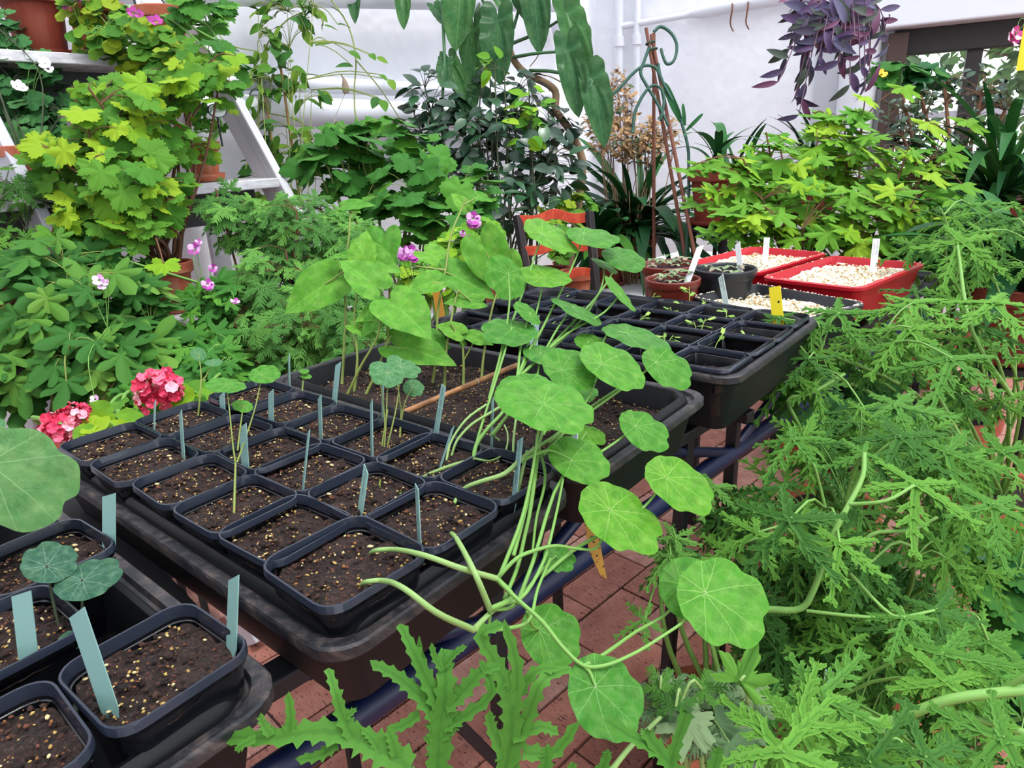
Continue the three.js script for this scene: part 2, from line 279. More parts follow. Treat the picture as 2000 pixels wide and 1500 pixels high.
// ---------------------------------------------------------------- pipes on the walls
{
  const zp = V3(0, 0, ZL + 0.12), NZ = V3(0, 0, 1), wp = (x, y) => onPlane(x, y, zp, NZ);
  const leftPipe = (x0, y0, x1, y1, r, label, drop) => {
    const a = wp(x0, y0), b = wp(x1, y1), d = b.clone().sub(a).normalize(), st = a.clone().addScaledVector(d, -2.2);
    const t = thing('heating_pipe', label, 'pipe', st), pts = [st, a, b.clone().addScaledVector(d, -0.1)];
    if (drop) { const m = b.clone().addScaledVector(d, -0.1); for (let k = 1; k <= 8; k++) { const q = k / 8 * Math.PI; pts.push(m.clone().addScaledVector(d, Math.sin(q) * 0.1).add(V3(0, (Math.cos(q) - 1) * drop / 2, 0))); } }
    mesh('pipe', local(tubeGeo(pts, r, r, 18), st), pipeM, t);
    for (const f of [0.35, 0.8]) { const q = st.clone().lerp(b, f); mesh('bracket', local(merge([box(0.03, 0.02, 0.13, q.x, q.y - r, ZL + 0.065), new THREE.CylinderGeometry(r + 0.006, r + 0.006, 0.025, 18, 1, true).rotateZ(Math.PI / 2).translate(q.x, q.y, q.z)]), st), pipeM, t); }
  };
  leftPipe(500, 160, 1100, 188, 0.033, 'thin white heating pipe, the upper of the two beside the climbing vine', 0);
  leftPipe(500, 216, 1110, 232, 0.06, 'thick white heating pipe, the lower one along the left wall', 0.0);
  leftPipe(700, -8, 1108, 6, 0.05, 'white pipe at the top of the left wall, above the big arrow-shaped leaves', 0.14);
  const rp = (s, y, o = 0.07) => onWall(s, y, o);
  const vert = (s, r, label) => { const b = rp(s, 0.02), t = thing('downpipe', label, 'pipe', b); mesh('pipe', local(tubeGeo([b, rp(s, 1.5), rp(s, 3.1)], r, r, 16), b), pipeM, t); for (const y of [0.4, 1.72, 2.6]) mesh('collar', local(new THREE.CylinderGeometry(r + 0.01, r + 0.01, 0.06, 16).translate(rp(s, y).x, rp(s, y).y, rp(s, y).z), b), pipeM, t); };
  vert(0.19, 0.03, 'slim white pipe rising in the room corner, nearer the corner'); vert(0.31, 0.022, 'thinner white pipe running up the right wall, second from the corner');
  const a = rp(0.16, 1.805), t = thing('wall_pipe', 'white pipe crossing the right wall, widening halfway, with two ties hanging', 'pipe', a);
  const wpth = [rp(0.16, 1.805), rp(0.62, 1.825), rp(0.66, 1.83), rp(0.72, 1.833), rp(0.86, 1.84), rp(1.5, 1.865), rp(2.6, 1.9)];
  mesh('pipe', local(tubeGeo(wpth, (q) => q < 0.2 ? 0.02 : q < 0.4 ? 0.026 : 0.04, 0, 16), a), pipeM, t);
  for (const s of [0.9, 0.99]) mesh('tie', local(tubeGeo(smooth([rp(s, 1.88, 0.08), rp(s + 0.01, 1.82, 0.12), rp(s, 1.74, 0.1), rp(s + 0.02, 1.7, 0.1)], 8), 0.006, 0.004, 5), a), M(0x7a5444, 0.9), t);
}
// ---------------------------------------------------------------- bench frame of blue and dark steel, with dark boards across it
const RIM = 0.8;
const TOP = onY(1000, 1180, 0.6);
{
  const ux = V3(Math.cos(-TURN), 0, Math.sin(-TURN)), uz = V3(-ux.z, 0, ux.x), o = V3(0, 0, -0.135), TY = 0.695;
  const P = (s, h, w = 0) => o.clone().addScaledVector(ux, s).addScaledVector(uz, w).setY(h);
  const t = thing('bench_frame', 'blue and black steel bench frame carrying the seed trays', 'bench', o);
  const part = (n, g, m) => mesh(n, local(g, o), m, t);
  const far = -0.42;
  for (const w of [0, far]) {
    part('lower_rail', tubeGeo([P(-0.5, 0.6, w), P(0.8, 0.6, w), P(2.1, 0.6, w)], 0.016, 0.016, 14), blueSteelM);
    part('top_rail', bar(P(-0.6, TY, w), P(2.1, TY, w), 0.03, 0.02), darkSteelM);
  }
  for (const s of [-0.42, 0.285, 0.87, 1.5, 2.05]) for (const w of [0, far]) { part('leg', bar(P(s, 0, w), P(s, TY, w), 0.02), darkSteelM); }
  part('leg', bar(P(0.66, 0, 0.0), P(0.715, TY, 0.0), 0.02), darkSteelM);
  for (const [a, b] of [[0.02, 0.285], [0.52, 0.285], [0.62, 0.87], [1.12, 0.87], [1.25, 1.5], [1.74, 1.5]]) part('brace', tubeGeo([P(a, TY, 0), P(b, 0.6, 0)], 0.009, 0.009, 8), blueSteelM);
  for (const s of [0.285, 0.87, 1.5]) part('brace', bar(P(s - 0.12, 0.59, 0), P(s, 0.36, 0), 0.014), darkSteelM);
  for (const s of [-0.42, 0.285, 0.87, 1.5, 2.05]) part('cross_bar', bar(P(s, TY - 0.02, 0.03), P(s, TY - 0.02, far - 0.03), 0.03, 0.02), darkSteelM);
  for (let s = -0.55; s < 2.1; s += 0.13) part('board', bar(P(s, TY + 0.018, 0.0), P(s, TY + 0.018, far - 0.08), 0.075, 0.014), slatM);
}
// ---------------------------------------------------------------- trays
const trayRows = (w, d, h, y1) => [[w - 0.05, d - 0.05, 0.02, y1 - h], [w - 0.024, d - 0.024, 0.03, y1 - 0.018], [w - 0.004, d - 0.004, 0.03, y1 - 0.016], [w, d, 0.032, y1 - 0.013], [w, d, 0.032, y1 - 0.004], [w - 0.003, d - 0.003, 0.032, y1 - 0.002],
  [w - 0.02, d - 0.02, 0.03, y1 - 0.003], [w - 0.024, d - 0.024, 0.03, y1 - 0.008], [w - 0.032, d - 0.032, 0.03, y1 - 0.009], [w - 0.037, d - 0.037, 0.03, y1 - 0.001], [w - 0.043, d - 0.043, 0.03, y1 + 0.002], [w - 0.051, d - 0.051, 0.03, y1 + 0.001], [w - 0.057, d - 0.057, 0.03, y1 - 0.004],
  [w - 0.074, d - 0.074, 0.03, y1 - h + 0.006], [w - 0.09, d - 0.09, 0.025, y1 - h + 0.003]];
function tray(label, x0, x1, z0, z1, h = 0.078, y1 = 0, name = 'pot_tray') {
  const w = x1 - x0, d = z1 - z0, base = V3((x0 + x1) / 2, RIM + y1 - h, (z0 + z1) / 2), t = thing(name, label, 'tray', base), rows = trayRows(w, d, h, h);
  mesh('tray_body', merge([loft(rows.slice(8)), loft(rows.slice(0, 4), false)]), plasticM, t); mesh('rim', loft(rows.slice(3, 9), false), dirtyPlasticM, t);
  return t;
}
function soilPatch(w, d, r, amp, seedv, n = 16) {                                // slightly uneven soil with a rounded outline
  const g = new GB(), rows = []; for (let j = 0; j <= n; j++) { const row = []; for (let i = 0; i <= n; i++) {
    let x = (i / n * 2 - 1), z = (j / n * 2 - 1); const k = Math.max(Math.abs(x), Math.abs(z)), l = Math.hypot(x, z) || 1, q = lerp(1, k / l, r * k * k * Math.min(Math.abs(x), Math.abs(z)) / Math.max(0.01, k)); x *= q; z *= q;
    row.push(g.v(x * w / 2, (vnoise(x * 3 + seedv, z * 3 + seedv) - 0.5) * amp + (vnoise(x * 12 + seedv, z * 12) - 0.5) * amp * 0.7, z * d / 2, x * w * 3 + seedv * 0.37, z * d * 3)); } rows.push(row); }
  for (let j = 0; j < n; j++) for (let i = 0; i < n; i++) g.q(rows[j][i], rows[j + 1][i], rows[j + 1][i + 1], rows[j][i + 1]);
  return g.build();
}
const chipGeos = [0, 1, 2].map((i) => { const g = new THREE.IcosahedronGeometry(1, 0), p = g.attributes.position; for (let k = 0; k < p.count; k++) { const s = 0.65 + 0.6 * hash(Math.round(p.getX(k) * 9 + i * 31), Math.round(p.getY(k) * 9 + p.getZ(k) * 23)); p.setXYZ(k, p.getX(k) * s, p.getY(k) * s * 0.7, p.getZ(k) * s); } return g; });
const chipMs = [M(0xb89a54, 0.85), M(0x8a5c30, 0.9), M(0xd8c48e, 0.85), M(0x6a3e2a, 0.9), M(0xa8884a, 0.9)];
function grains(list, y, fn, n, s0, s1, parent, name = 'perlite_grains', ms = chipMs) {   // nobody could count these: one stuff mesh per colour
  const by = ms.map(() => []);
  for (let k = 0; k < n; k++) { const [x, z] = fn(), s = rr(s0, s1) * (rnd() < 0.08 ? 1.6 : 1); by[Math.floor(rnd() * ms.length)].push(chipGeos[k % 3].clone().scale(s * rr(0.7, 1.5), s, s).rotateY(rnd() * 6).translate(x, y + rr(-0.2, 0.5) * s, z)); }
  by.forEach((l, i) => l.length && mesh(name, merge(l), ms[i], parent, 'stuff'));
}
const crumbMs = [M(0x1c110d, 0.95), M(0x2c1b15, 0.95), M(0x40281f, 0.95)], POT = 0.0915;
const potRows = (w, h, d = w) => [[w * 0.74, d * 0.74, 0.01, 0], [w * 0.9, d * 0.9, 0.014, h - 0.012], [w * 0.97, d * 0.97, 0.016, h - 0.01], [w, d, 0.017, h - 0.006], [w, d, 0.017, h - 0.001], [w - 0.001, d - 0.001, 0.017, h], [w - 0.004, d - 0.004, 0.016, h], [w - 0.0055, d - 0.0055, 0.015, h - 0.002], [w - 0.007, d - 0.007, 0.0145, h - 0.009], [w - 0.013, d - 0.013, 0.013, h - 0.038], [w - 0.02, d - 0.02, 0.012, h - 0.04]];
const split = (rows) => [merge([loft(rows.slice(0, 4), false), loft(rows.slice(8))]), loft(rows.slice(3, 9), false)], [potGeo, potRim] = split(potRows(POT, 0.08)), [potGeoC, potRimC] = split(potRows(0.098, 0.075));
const potProtos = [0, 1, 2, 3].map((i) => {
  const o = new THREE.Group(); mesh('pot_body', potGeo, potPlasticM, o); mesh('rim', potRim, potRimGlintM, o);
  const s = mesh('soil', soilPatch(0.085, 0.085, 0.6, 0.007, i * 3.3 + 1), soilM, o); s.position.y = 0.0665;
  grains(null, 0.069, () => [rr(-0.036, 0.036), rr(-0.039, 0.039)], 120, 0.0004, 0.0014, o); grains(null, 0.067, () => [rr(-0.04, 0.04), rr(-0.04, 0.04)], 150, 0.0008, 0.0024, o, 'soil_crumbs', crumbMs); return o;
});
const potCProtos = [0, 1].map((i) => { const o = new THREE.Group(); mesh('pot_body', potGeoC, potPlasticM, o); mesh('rim', potRimC, potRimGlintM, o); const s = mesh('soil', soilPatch(0.09, 0.09, 0.6, 0.006, i * 5.1 + 2), soilM, o); s.position.y = 0.047; grains(null, 0.048, () => [rr(-0.04, 0.04), rr(-0.04, 0.04)], 90, 0.0008, 0.0024, o, 'soil_crumbs', crumbMs); return o; });
function squarePot(i, label, x, y, z, turn, group, protos = potProtos) {
  const o = protos[i % protos.length].clone(); o.name = numbered('square_pot'); o.position.set(x, y, z); o.rotation.y = turn; scene.add(o); return tag(o, label, 'pot', group);
}
const words = ['first', 'second', 'third', 'fourth', 'fifth', 'sixth'];
tray('long black tray holding eighteen square pots, its rim dusty with soil', 0, 0.305, -0.6, 0);
const rowName = ['front row', 'middle row', 'back row'].map((q) => q + ' of eighteen');
// rim centres of the pots, row by row from the aisle side
const potPx = [[[670, 1102], [568, 1022], [475, 981], [382, 934], [263, 906], [208, 866]], [[872, 1010], [722, 955], [606, 912], [536, 876], [436, 849], [346, 819]], [[978, 922], [838, 888], [755, 855], [652, 826], [570, 795], [488, 766]]];
const bigger = { '00': 1.12, '10': 1.04 };
potPx.forEach((row, j) => row.forEach(([x, y], i) => {
  const sc = bigger['' + j + i] ?? 1, q = onY(x, y, RIM + 0.022), e = sc > 1.05 ? 0 : 0.4; q.x = lerp(q.x, [0.06, 0.156, 0.248][j], e); q.z = lerp(q.z, -0.066 - 0.088 * i, e);
  q.z = Math.min(q.z, -0.012 - 0.0457 * sc); q.x = Math.max(q.x, 0.012 + 0.0457 * sc);
  const o = squarePot(i + j * 2, `black square soil pot, ${words[i]} from the aisle in the ${rowName[j]}`, q.x, RIM - 0.058, q.z, rr(-0.05, 0.05), 'square pots in the eighteen-pot tray');
  o.scale.set(sc, sc > 1.05 ? 1.04 : 1, sc);
}));
{
  const t = tray('wide black tray filled with dark soil, planted with beans', 0.324, 0.63, -0.605, 0, 0.078, 0, 'bean_tray');
  const s = mesh('soil', soilPatch(0.236, 0.536, 0.35, 0.008, 7, 40), soilM, t); s.position.y = 0.052;
  grains(null, 0.056, () => [rr(-0.112, 0.112), rr(-0.258, 0.258)], 1300, 0.0004, 0.0015, t); grains(null, 0.052, () => [rr(-0.112, 0.112), rr(-0.258, 0.258)], 1600, 0.0008, 0.0026, t, 'soil_crumbs', crumbMs);
}
tray('deep black tray of small seedling pots behind the bean tray', 0.655, 1.045, -0.6, 0.022, 0.093, 0.015, 'seedling_tray');
for (let j = 0; j < 4; j++) for (let i = 0; i < 6; i++) {
  const x = 0.715 + j * 0.0905, z = -0.04 - i * 0.0985;
  squarePot(i + j, `black seedling pot, ${words[i]} from the aisle, ${['front', 'second', 'third', 'back'][j]} row of deep tray`, x + rr(-0.003, 0.003), RIM - 0.055, z + rr(-0.003, 0.003), rr(-0.05, 0.05), 'square pots in the deep seedling tray', potCProtos);
}
tray('nearest black tray in the bottom left corner, partly empty, rim crusted with soil', -0.335, -0.03, -0.62, -0.006);
[[312, 1280, 'in the corner of the nearest tray, behind the pale tag'], [-20, 1470, 'in the nearest tray with the purple-edged seedling'], [-20, 1245, 'in the nearest tray beside the wide left tag'], [92, 1075, 'under the big leaf at the far left']].forEach(([x, y, l], i) => {
  const q = onY(x, y, RIM + 0.028); squarePot(i + 1, 'black pot of mossy soil ' + l, [-0.086, -0.18, -0.142, -0.086][i], RIM - 0.052, q.z, [0.03, -0.03, 0.02, 0.05][i], 'square pots in the nearest tray');
});
// ---------------------------------------------------------------- trays of perlite and round pots at the far end of the bench
const perliteTex = dataTex(512, (u, v) => { const a = vnoise(u * 60, v * 60, 60), b = vnoise(u * 160, v * 160, 160), c = vnoise(u * 8, v * 8, 8); let k = mixRGB([214, 200, 166], [255, 252, 240], a * 0.5 + b * 0.5 + 0.15); return b > 0.84 ? mixRGB(k, [140, 106, 70], 0.6) : k; });
const perliteBump = dataTex(256, (u, v) => { const a = vnoise(u * 64, v * 64, 64) * 0.6 + vnoise(u * 120, v * 120, 120) * 0.4; return [a * 255, a * 255, a * 255]; }, false);
const perliteM = new THREE.MeshPhysicalMaterial({ map: perliteTex, bumpMap: perliteBump, bumpScale: 0.008, roughness: 0.95 });
const paleChips = [M(0xfffaf0, 0.9), M(0xe8dcb8, 0.9), M(0xb89a68, 0.9)];
function seedTray(label, pos, yaw, w, d, h, mat, rimDust) {
  const t = thing('seed_tray', label, 'tray', pos); t.rotation.y = yaw;
  mesh('tray_body', loft([[w * 0.86, d * 0.84, 0.02, 0], [w * 0.95, d * 0.94, 0.024, h - 0.012], [w, d, 0.03, h - 0.008], [w, d, 0.03, h - 0.001], [w - 0.004, d - 0.004, 0.03, h], [w - 0.02, d - 0.02, 0.026, h], [w - 0.024, d - 0.024, 0.024, h - 0.004], [w - 0.05, d - 0.05, 0.02, 0.012], [w - 0.06, d - 0.06, 0.02, 0.01]]), mat, t);
  const s = mesh('perlite', soilPatch(w - 0.034, d - 0.034, 0.3, 0.012, w * 31, 24), perliteM, t); s.position.y = h - 0.018;
  grains(null, h - 0.015, () => [rr(-0.5, 0.5) * (w - 0.05), rr(-0.5, 0.5) * (d - 0.05)], 800, 0.0012, 0.0028, t, 'perlite_grains', paleChips);
  if (rimDust) grains(null, h + 0.001, () => { const a = rnd() < 0.5; return a ? [rr(-0.5, 0.5) * (w - 0.03), (rnd() < 0.5 ? 0.5 : -0.5) * (d - 0.012)] : [(rnd() < 0.5 ? 0.5 : -0.5) * (w - 0.012), rr(-0.5, 0.5) * (d - 0.03)]; }, rimDust, 0.0008, 0.002, t, 'spilled_perlite', [paleChips[0], paleChips[1]]);
  return t;
}
const redM = M(0xb60f22, 0.34), blackTrayM = M(0x1f2227, 0.4);
const TRE = seedTray('small black tray of pale perlite with a yellow tag at its front', V3(1.16, RIM - 0.05, -0.1), -0.34, 0.205, 0.275, 0.06, blackTrayM, 260);
const TR2 = seedTray('red tray of pale perlite on the aisle side, the right one of the red pair', V3(1.49, RIM - 0.057, -0.055), -0.17, 0.36, 0.225, 0.075, redM, 60);
const TR1 = seedTray('red tray of pale perlite behind the black round pot, left of the red pair', V3(1.565, RIM - 0.057, -0.295), -0.17, 0.36, 0.225, 0.075, redM, 140);
function roundPot(label, pos, r, h, mat, lipped = true, name = 'round_pot', group) {
  const t = thing(name, label, 'pot', pos, group);
  mesh('pot_body', lathe([[0, 0], [r * 0.72, 0], [r * 0.74, 0.004], [r * 0.9, h * 0.8], [r * 0.95, h * 0.81], [r, h * 0.86], [r * 1.02, h * 0.97], [r, h], [r * 0.95, h], [r * 0.92, h * 0.96], [r * 0.86, h * 0.8], [r * 0.8, h * 0.62]], 40), mat, t);
  mesh('soil', new THREE.CircleGeometry(r * 0.9, 28).rotateX(-Math.PI / 2).translate(0, h * 0.86, 0), soilM, t); return t;
}
const brownPotM = M(0x702a20, 0.3), blackPotM = M(0x1d1f25, 0.38);
const RP1 = roundPot('low glossy red-brown pot of cuttings in front, beside the white split tag', V3(1.112, 0.752, -0.3), 0.057, 0.094, brownPotM);
const RP2 = roundPot('glossy red-brown pot of cuttings standing behind its twin', V3(1.235, 0.752, -0.372), 0.066, 0.1, brownPotM);
const RP3 = roundPot('taller black round pot of cuttings between the brown pots and the red tray', V3(1.232, 0.745, -0.236), 0.066, 0.108, blackPotM);
// ---------------------------------------------------------------- leaf textures: colour and veins of the blade itself
function veinTex(base, vein, draw, mott = 10) {
  return canvasTex(512, 512, (c, w) => {
    c.fillStyle = `rgb(${base})`; c.fillRect(0, 0, w, w);
    for (let k = 0; k < 2600; k++) { const s = (hash(k, 3) - 0.5) * mott * 2; c.fillStyle = `rgba(${s > 0 ? '255,255,190' : '0,40,10'},${Math.abs(s) / 255})`; const r = 4 + hash(k, 9) * 26; c.beginPath(); c.arc(hash(k, 1) * w, hash(k, 2) * w, r, 0, 7); c.fill(); }
    c.strokeStyle = `rgb(${vein})`; c.lineCap = 'round'; draw(c, w);
  });
}
function branchVein(c, x, y, a, len, wd, lvl, r) {
  let px = x, py = y; const n = 10; for (let k = 0; k < n; k++) {
    a += (r() - 0.5) * 0.16; const qx = px + Math.cos(a) * len / n, qy = py + Math.sin(a) * len / n; c.lineWidth = Math.max(0.6, wd * (1 - k / n * 0.75)); c.globalAlpha = lvl ? 0.45 : 0.8; c.beginPath(); c.moveTo(px, py); c.lineTo(qx, qy); c.stroke(); px = qx; py = qy;
    if (lvl < 2 && k > 1 && k < 9 && r() < 0.6) branchVein(c, px, py, a + (k % 2 ? 1 : -1) * (0.5 + r() * 0.35), len * (0.52 - k * 0.035), wd * 0.5, lvl + 1, r);
  }
}
const nastTex = (base, vein, s) => veinTex(base, vein, (c, w) => {
  let k = s; const r = () => hash(k++, s), m = w / 2; for (let i = 0; i < 9; i++) branchVein(c, m, m, -Math.PI / 2 + i * 2 * Math.PI / 9 + (r() - 0.5) * 0.25, w * (i === 0 || i === 1 || i === 8 ? 0.49 : 0.4), 4.2, 0, r);
  c.globalAlpha = 0.95; c.fillStyle = 'rgb(222,240,206)'; c.beginPath(); c.arc(m, m, 7, 0, 7); c.fill();
});
const nastM = [[[100, 186, 54], [172, 222, 124], 1], [[88, 174, 52], [160, 212, 118], 40], [[110, 192, 48], [180, 226, 118], 77], [[82, 166, 56], [152, 206, 122], 99]].map(([b, v, s]) => leafM(0xffffff, 0.5, { map: nastTex(b, v, s), key: 'nast' + s }));
const nastPaleM = leafM(0xffffff, 0.5, { map: nastTex([88, 160, 98], [190, 224, 186], 12), key: 'nastpale' });
const nastDarkM = leafM(0xffffff, 0.5, { map: nastTex([58, 110, 88], [168, 190, 176], 21), key: 'nastdark', transmission: 0.1 });
const stemDotTex = null;
const midribTex = (base, vein, s, lat = 9) => veinTex(base, vein, (c, w) => {
  let k = s; const r = () => hash(k++, s); c.globalAlpha = 0.8; c.lineWidth = 5; c.beginPath(); c.moveTo(w / 2, w * 0.5); c.lineTo(w / 2, 6); c.stroke();
  for (let i = 0; i < lat; i++) for (const g of [-1, 1]) branchVein(c, w / 2, w * (0.5 - 0.44 * i / lat), -Math.PI / 2 + g * (1.5 - 0.75 * i / lat) * (i ? 0.75 : 1.1), w * 0.34 * (1 - i / lat * 0.6), 2.6, 1, r);
});
const beanM = [[[112, 196, 58], 3], [[98, 184, 56], 17], [[124, 204, 60], 29]].map(([b, s]) => leafM(0xffffff, 0.55, { map: midribTex(b, [150, 216, 104], s, 6), key: 'bean' + s }));
const philoM = leafM(0xffffff, 0.3, { map: midribTex([52, 106, 62], [84, 138, 84], 5, 7), key: 'philo', transmission: 0.12 });
const philoM2 = leafM(0xffffff, 0.32, { map: midribTex([66, 126, 66], [102, 156, 90], 8, 7), key: 'philo2', transmission: 0.15 });
// u runs across a strip leaf: darker groove along the midrib
const stripTex = (base, mid, edge) => canvasTex(64, 64, (c) => { for (let x = 0; x < 64; x++) { const t = Math.abs(x / 63 - 0.5) * 2, k = t < 0.16 ? mid : mixRGB(base, edge, Math.pow(t, 3)); c.fillStyle = `rgb(${k.map(Math.round)})`; c.fillRect(x, 0, 1, 64); } });
const stripM = (base, mid, edge, key, o = {}) => leafM(0xffffff, 0.6, { map: stripTex(base, mid, edge), key, ...o });

const TONES = {
  lime: [leafM(0x9ccc46), leafM(0x88c046), leafM(0x6cac44), leafM(0xb0d850), leafM(0x7cb848)],
  yellowgreen: [leafM(0x98c846), leafM(0x82b644), leafM(0x5f9a40), leafM(0xaed24a), leafM(0x6fa844)],
  mid: [leafM(0x5f9e46), leafM(0x6fae4c), leafM(0x4f8c40)],
  soft: [leafM(0x6fa44c), leafM(0x5c9446), leafM(0x80b054), leafM(0x4c8440)],
  blue: [leafM(0x5f9a5c), leafM(0x6ea868), leafM(0x4e8650)],
  ivy: [leafM(0x6fa844), leafM(0x86b848), leafM(0x5b9640), leafM(0xa8c446)],
  grey: [leafM(0x8aaa7c), leafM(0x7a9e70), leafM(0x9ab688)],
  dark: [M(0x28502f, 0.34), M(0x335c3a, 0.32), M(0x203f2b, 0.36)],
  jade: [M(0x2c4a34, 0.22), M(0x38583c, 0.25), M(0x223c2c, 0.22)],
  strap: [leafM(0x3c7446, 0.35), leafM(0x4a864c, 0.38), leafM(0x2e5e38, 0.35)],
  purple: [M(0x55456a, 0.45), M(0x40364e, 0.45), M(0x664e78, 0.45), M(0x5c5878, 0.4), M(0x4e5a50, 0.5), M(0x7a4a6a, 0.5)],
  vine: [leafM(0x6a9e44), leafM(0x88b04a), leafM(0x4e8040)],
  rust: [M(0x8a6a44, 0.8), M(0x5a6c42, 0.8), M(0x40583c, 0.8), M(0xa8845a, 0.8)],
};
const lace = [stripM([104, 168, 68], [82, 142, 55], [118, 182, 78], 'lace1'), stripM([80, 138, 58], [62, 114, 48], [94, 152, 66], 'lace2'), stripM([120, 186, 72], [96, 158, 58], [136, 198, 80], 'lace3')];
const laceBack = [stripM([118, 184, 84], [98, 158, 70], [132, 198, 96], 'lace4'), stripM([130, 198, 88], [108, 170, 74], [144, 210, 98], 'lace5'), stripM([92, 156, 70], [74, 130, 60], [106, 168, 80], 'lace6')];
const stemM = { green: M(0x6f9e48, 0.6), pale: M(0x86a860, 0.5), brown: M(0x6e4a34, 0.8), olive: M(0x7a8a40, 0.6), dark: M(0x3e4a30, 0.7), purple: M(0x6a4a5a, 0.6), red: M(0x8a7048, 0.55), wood: M(0x8d7358, 0.85) };

const cup = (k, q = 0.1) => (x, y, a, t) => k * (x * x + y * y) + q * Math.sin(a * 5 + 1) * t * t * 0.6;
const fold5 = (amp, n = 5, ph = 0) => (x, y, a, t) => amp * 0.42 * t * Math.cos(a * n + ph) - 0.07 * t * t * t + 0.05 * t * t * Math.sin(a * 2 + ph + n);
const G = {
  geranium: [0, 1, 2].map((i) => starLeaf(lobes([[0, 1, 38, 0.34], [-66, 0.96, 34, 0.36], [66, 0.96, 34, 0.36], [-128, 0.86, 32, 0.4], [128, 0.86, 32, 0.4]], 0.1, 29 - i, i * 0.3), 90, { rings: [0.4, 0.8, 1], z: fold5(0.11 + i * 0.03, 5.4) })),
  mallow: [0, 1, 2].map((i) => starLeaf(lobes([[0, 1.1, 44, 0.3], [-75, 1, 40, 0.32], [75, 1, 40, 0.32], [-140, 0.8, 30, 0.4], [140, 0.8, 30, 0.4]], 0.075, 23 + i, i * 0.3), 66, { rings: [0.45, 1], z: fold5(0.1, 4.8, i) })),
  palmate: [0, 1, 2].map((i) => starLeaf(lobes([[0, 1.2, 28, 0.76], [-56, 1.04, 25, 0.78], [56, 1.04, 25, 0.78], [-108, 0.86, 24, 0.76], [108, 0.86, 24, 0.76], [-28 + i * 4, 0.62, 11, 0.4], [30, 0.6, 11, 0.4], [-82, 0.55, 11, 0.4], [80, 0.52, 11, 0.4]], 0.09, 24 + i, i * 0.4), 90, { rings: [0.4, 1], z: fold5(0.1, 6.4, 0.2) })),
  oak: [0, 1, 2].map((i) => starLeaf(lobes([[0, 1.4, 27, 0.66], [-50 - i * 4, 1.05, 25, 0.66], [52, 1.1, 25, 0.66], [-108, 0.8, 30, 0.55], [106, 0.76, 30, 0.55]], 0.04, 26, i * 0.3), 84, { rings: [0.4, 1], z: fold5(0.09, 6.9) })),
  round: [0, 1].map((i) => starLeaf(lobes([[0, 1, 70, 0.12], [-85, 0.98, 62, 0.12], [85, 0.98, 62, 0.12], [-150, 0.9, 34, 0.2], [150, 0.9, 34, 0.2]], 0.02, 15, i * 0.4), 36, { rings: [0.6, 1], z: cup(0.16, 0.12) })),
  lanceolate: [0, 1].map((i) => bladeLeaf({ w: 0.115 + i * 0.03, bend: 0.35, fold: 0.35 })),
  oval: [0, 1].map((i) => bladeLeaf({ w: 0.27 + i * 0.04, bend: 0.3, fold: 0.2, n: 6 })),
  strap: [0, 1, 2].map((i) => bladeLeaf({ w: 0.045 + 0.008 * i, bend: 0.5 + i * 0.28, fold: 0.35, n: 12, prof: (t) => Math.min(1, 0.55 + t * 1.2) * Math.pow(1 - t * t * t * t * t, 0.8) })),
  thinStrap: [0, 1, 2].map((i) => bladeLeaf({ w: 0.022 + 0.004 * i, bend: 0.6 + i * 0.3, fold: 0.35, n: 12, prof: (t) => Math.min(1, 0.55 + t * 1.2) * Math.pow(1 - t * t * t * t * t, 0.8) })),
  wideStrap: [0, 1].map((i) => bladeLeaf({ w: 0.075, bend: 0.55 + i * 0.3, fold: 0.3, n: 11, prof: (t) => Math.min(1, 0.5 + t * 1.6) * Math.pow(1 - Math.pow(t, 6), 0.7) })),
  lace: [0, 1, 2, 3].map(() => laceLeaf({ lobes: 5, sub: 4, n: 9, w: 0.04, teeth: 1, both: true, droop: 0.5, sl: 0.33, spread: 255, jag: 0.4 })),
  laceFine: [0, 1, 2].map(() => laceLeaf({ lobes: 5, sub: 6, n: 6, sn: 2, w: 0.05, jag: 0.5, droop: 0.3, sl: 0.45, both: true, spread: 230 })),
  laceHero: [0, 1, 2, 3].map(() => laceLeaf({ lobes: 5, sub: 4, n: 11, sn: 4, w: 0.05, teeth: 2, both: true, droop: 0.4, sl: 0.33, jag: 0.36, spread: 255 })),
  fern: [0, 1].map((i) => laceLeaf({ lobes: 1, sub: 7, n: 8, sn: 2, w: 0.05, jag: 0.3, droop: 0.3, both: true, sl: 0.4 })),
};
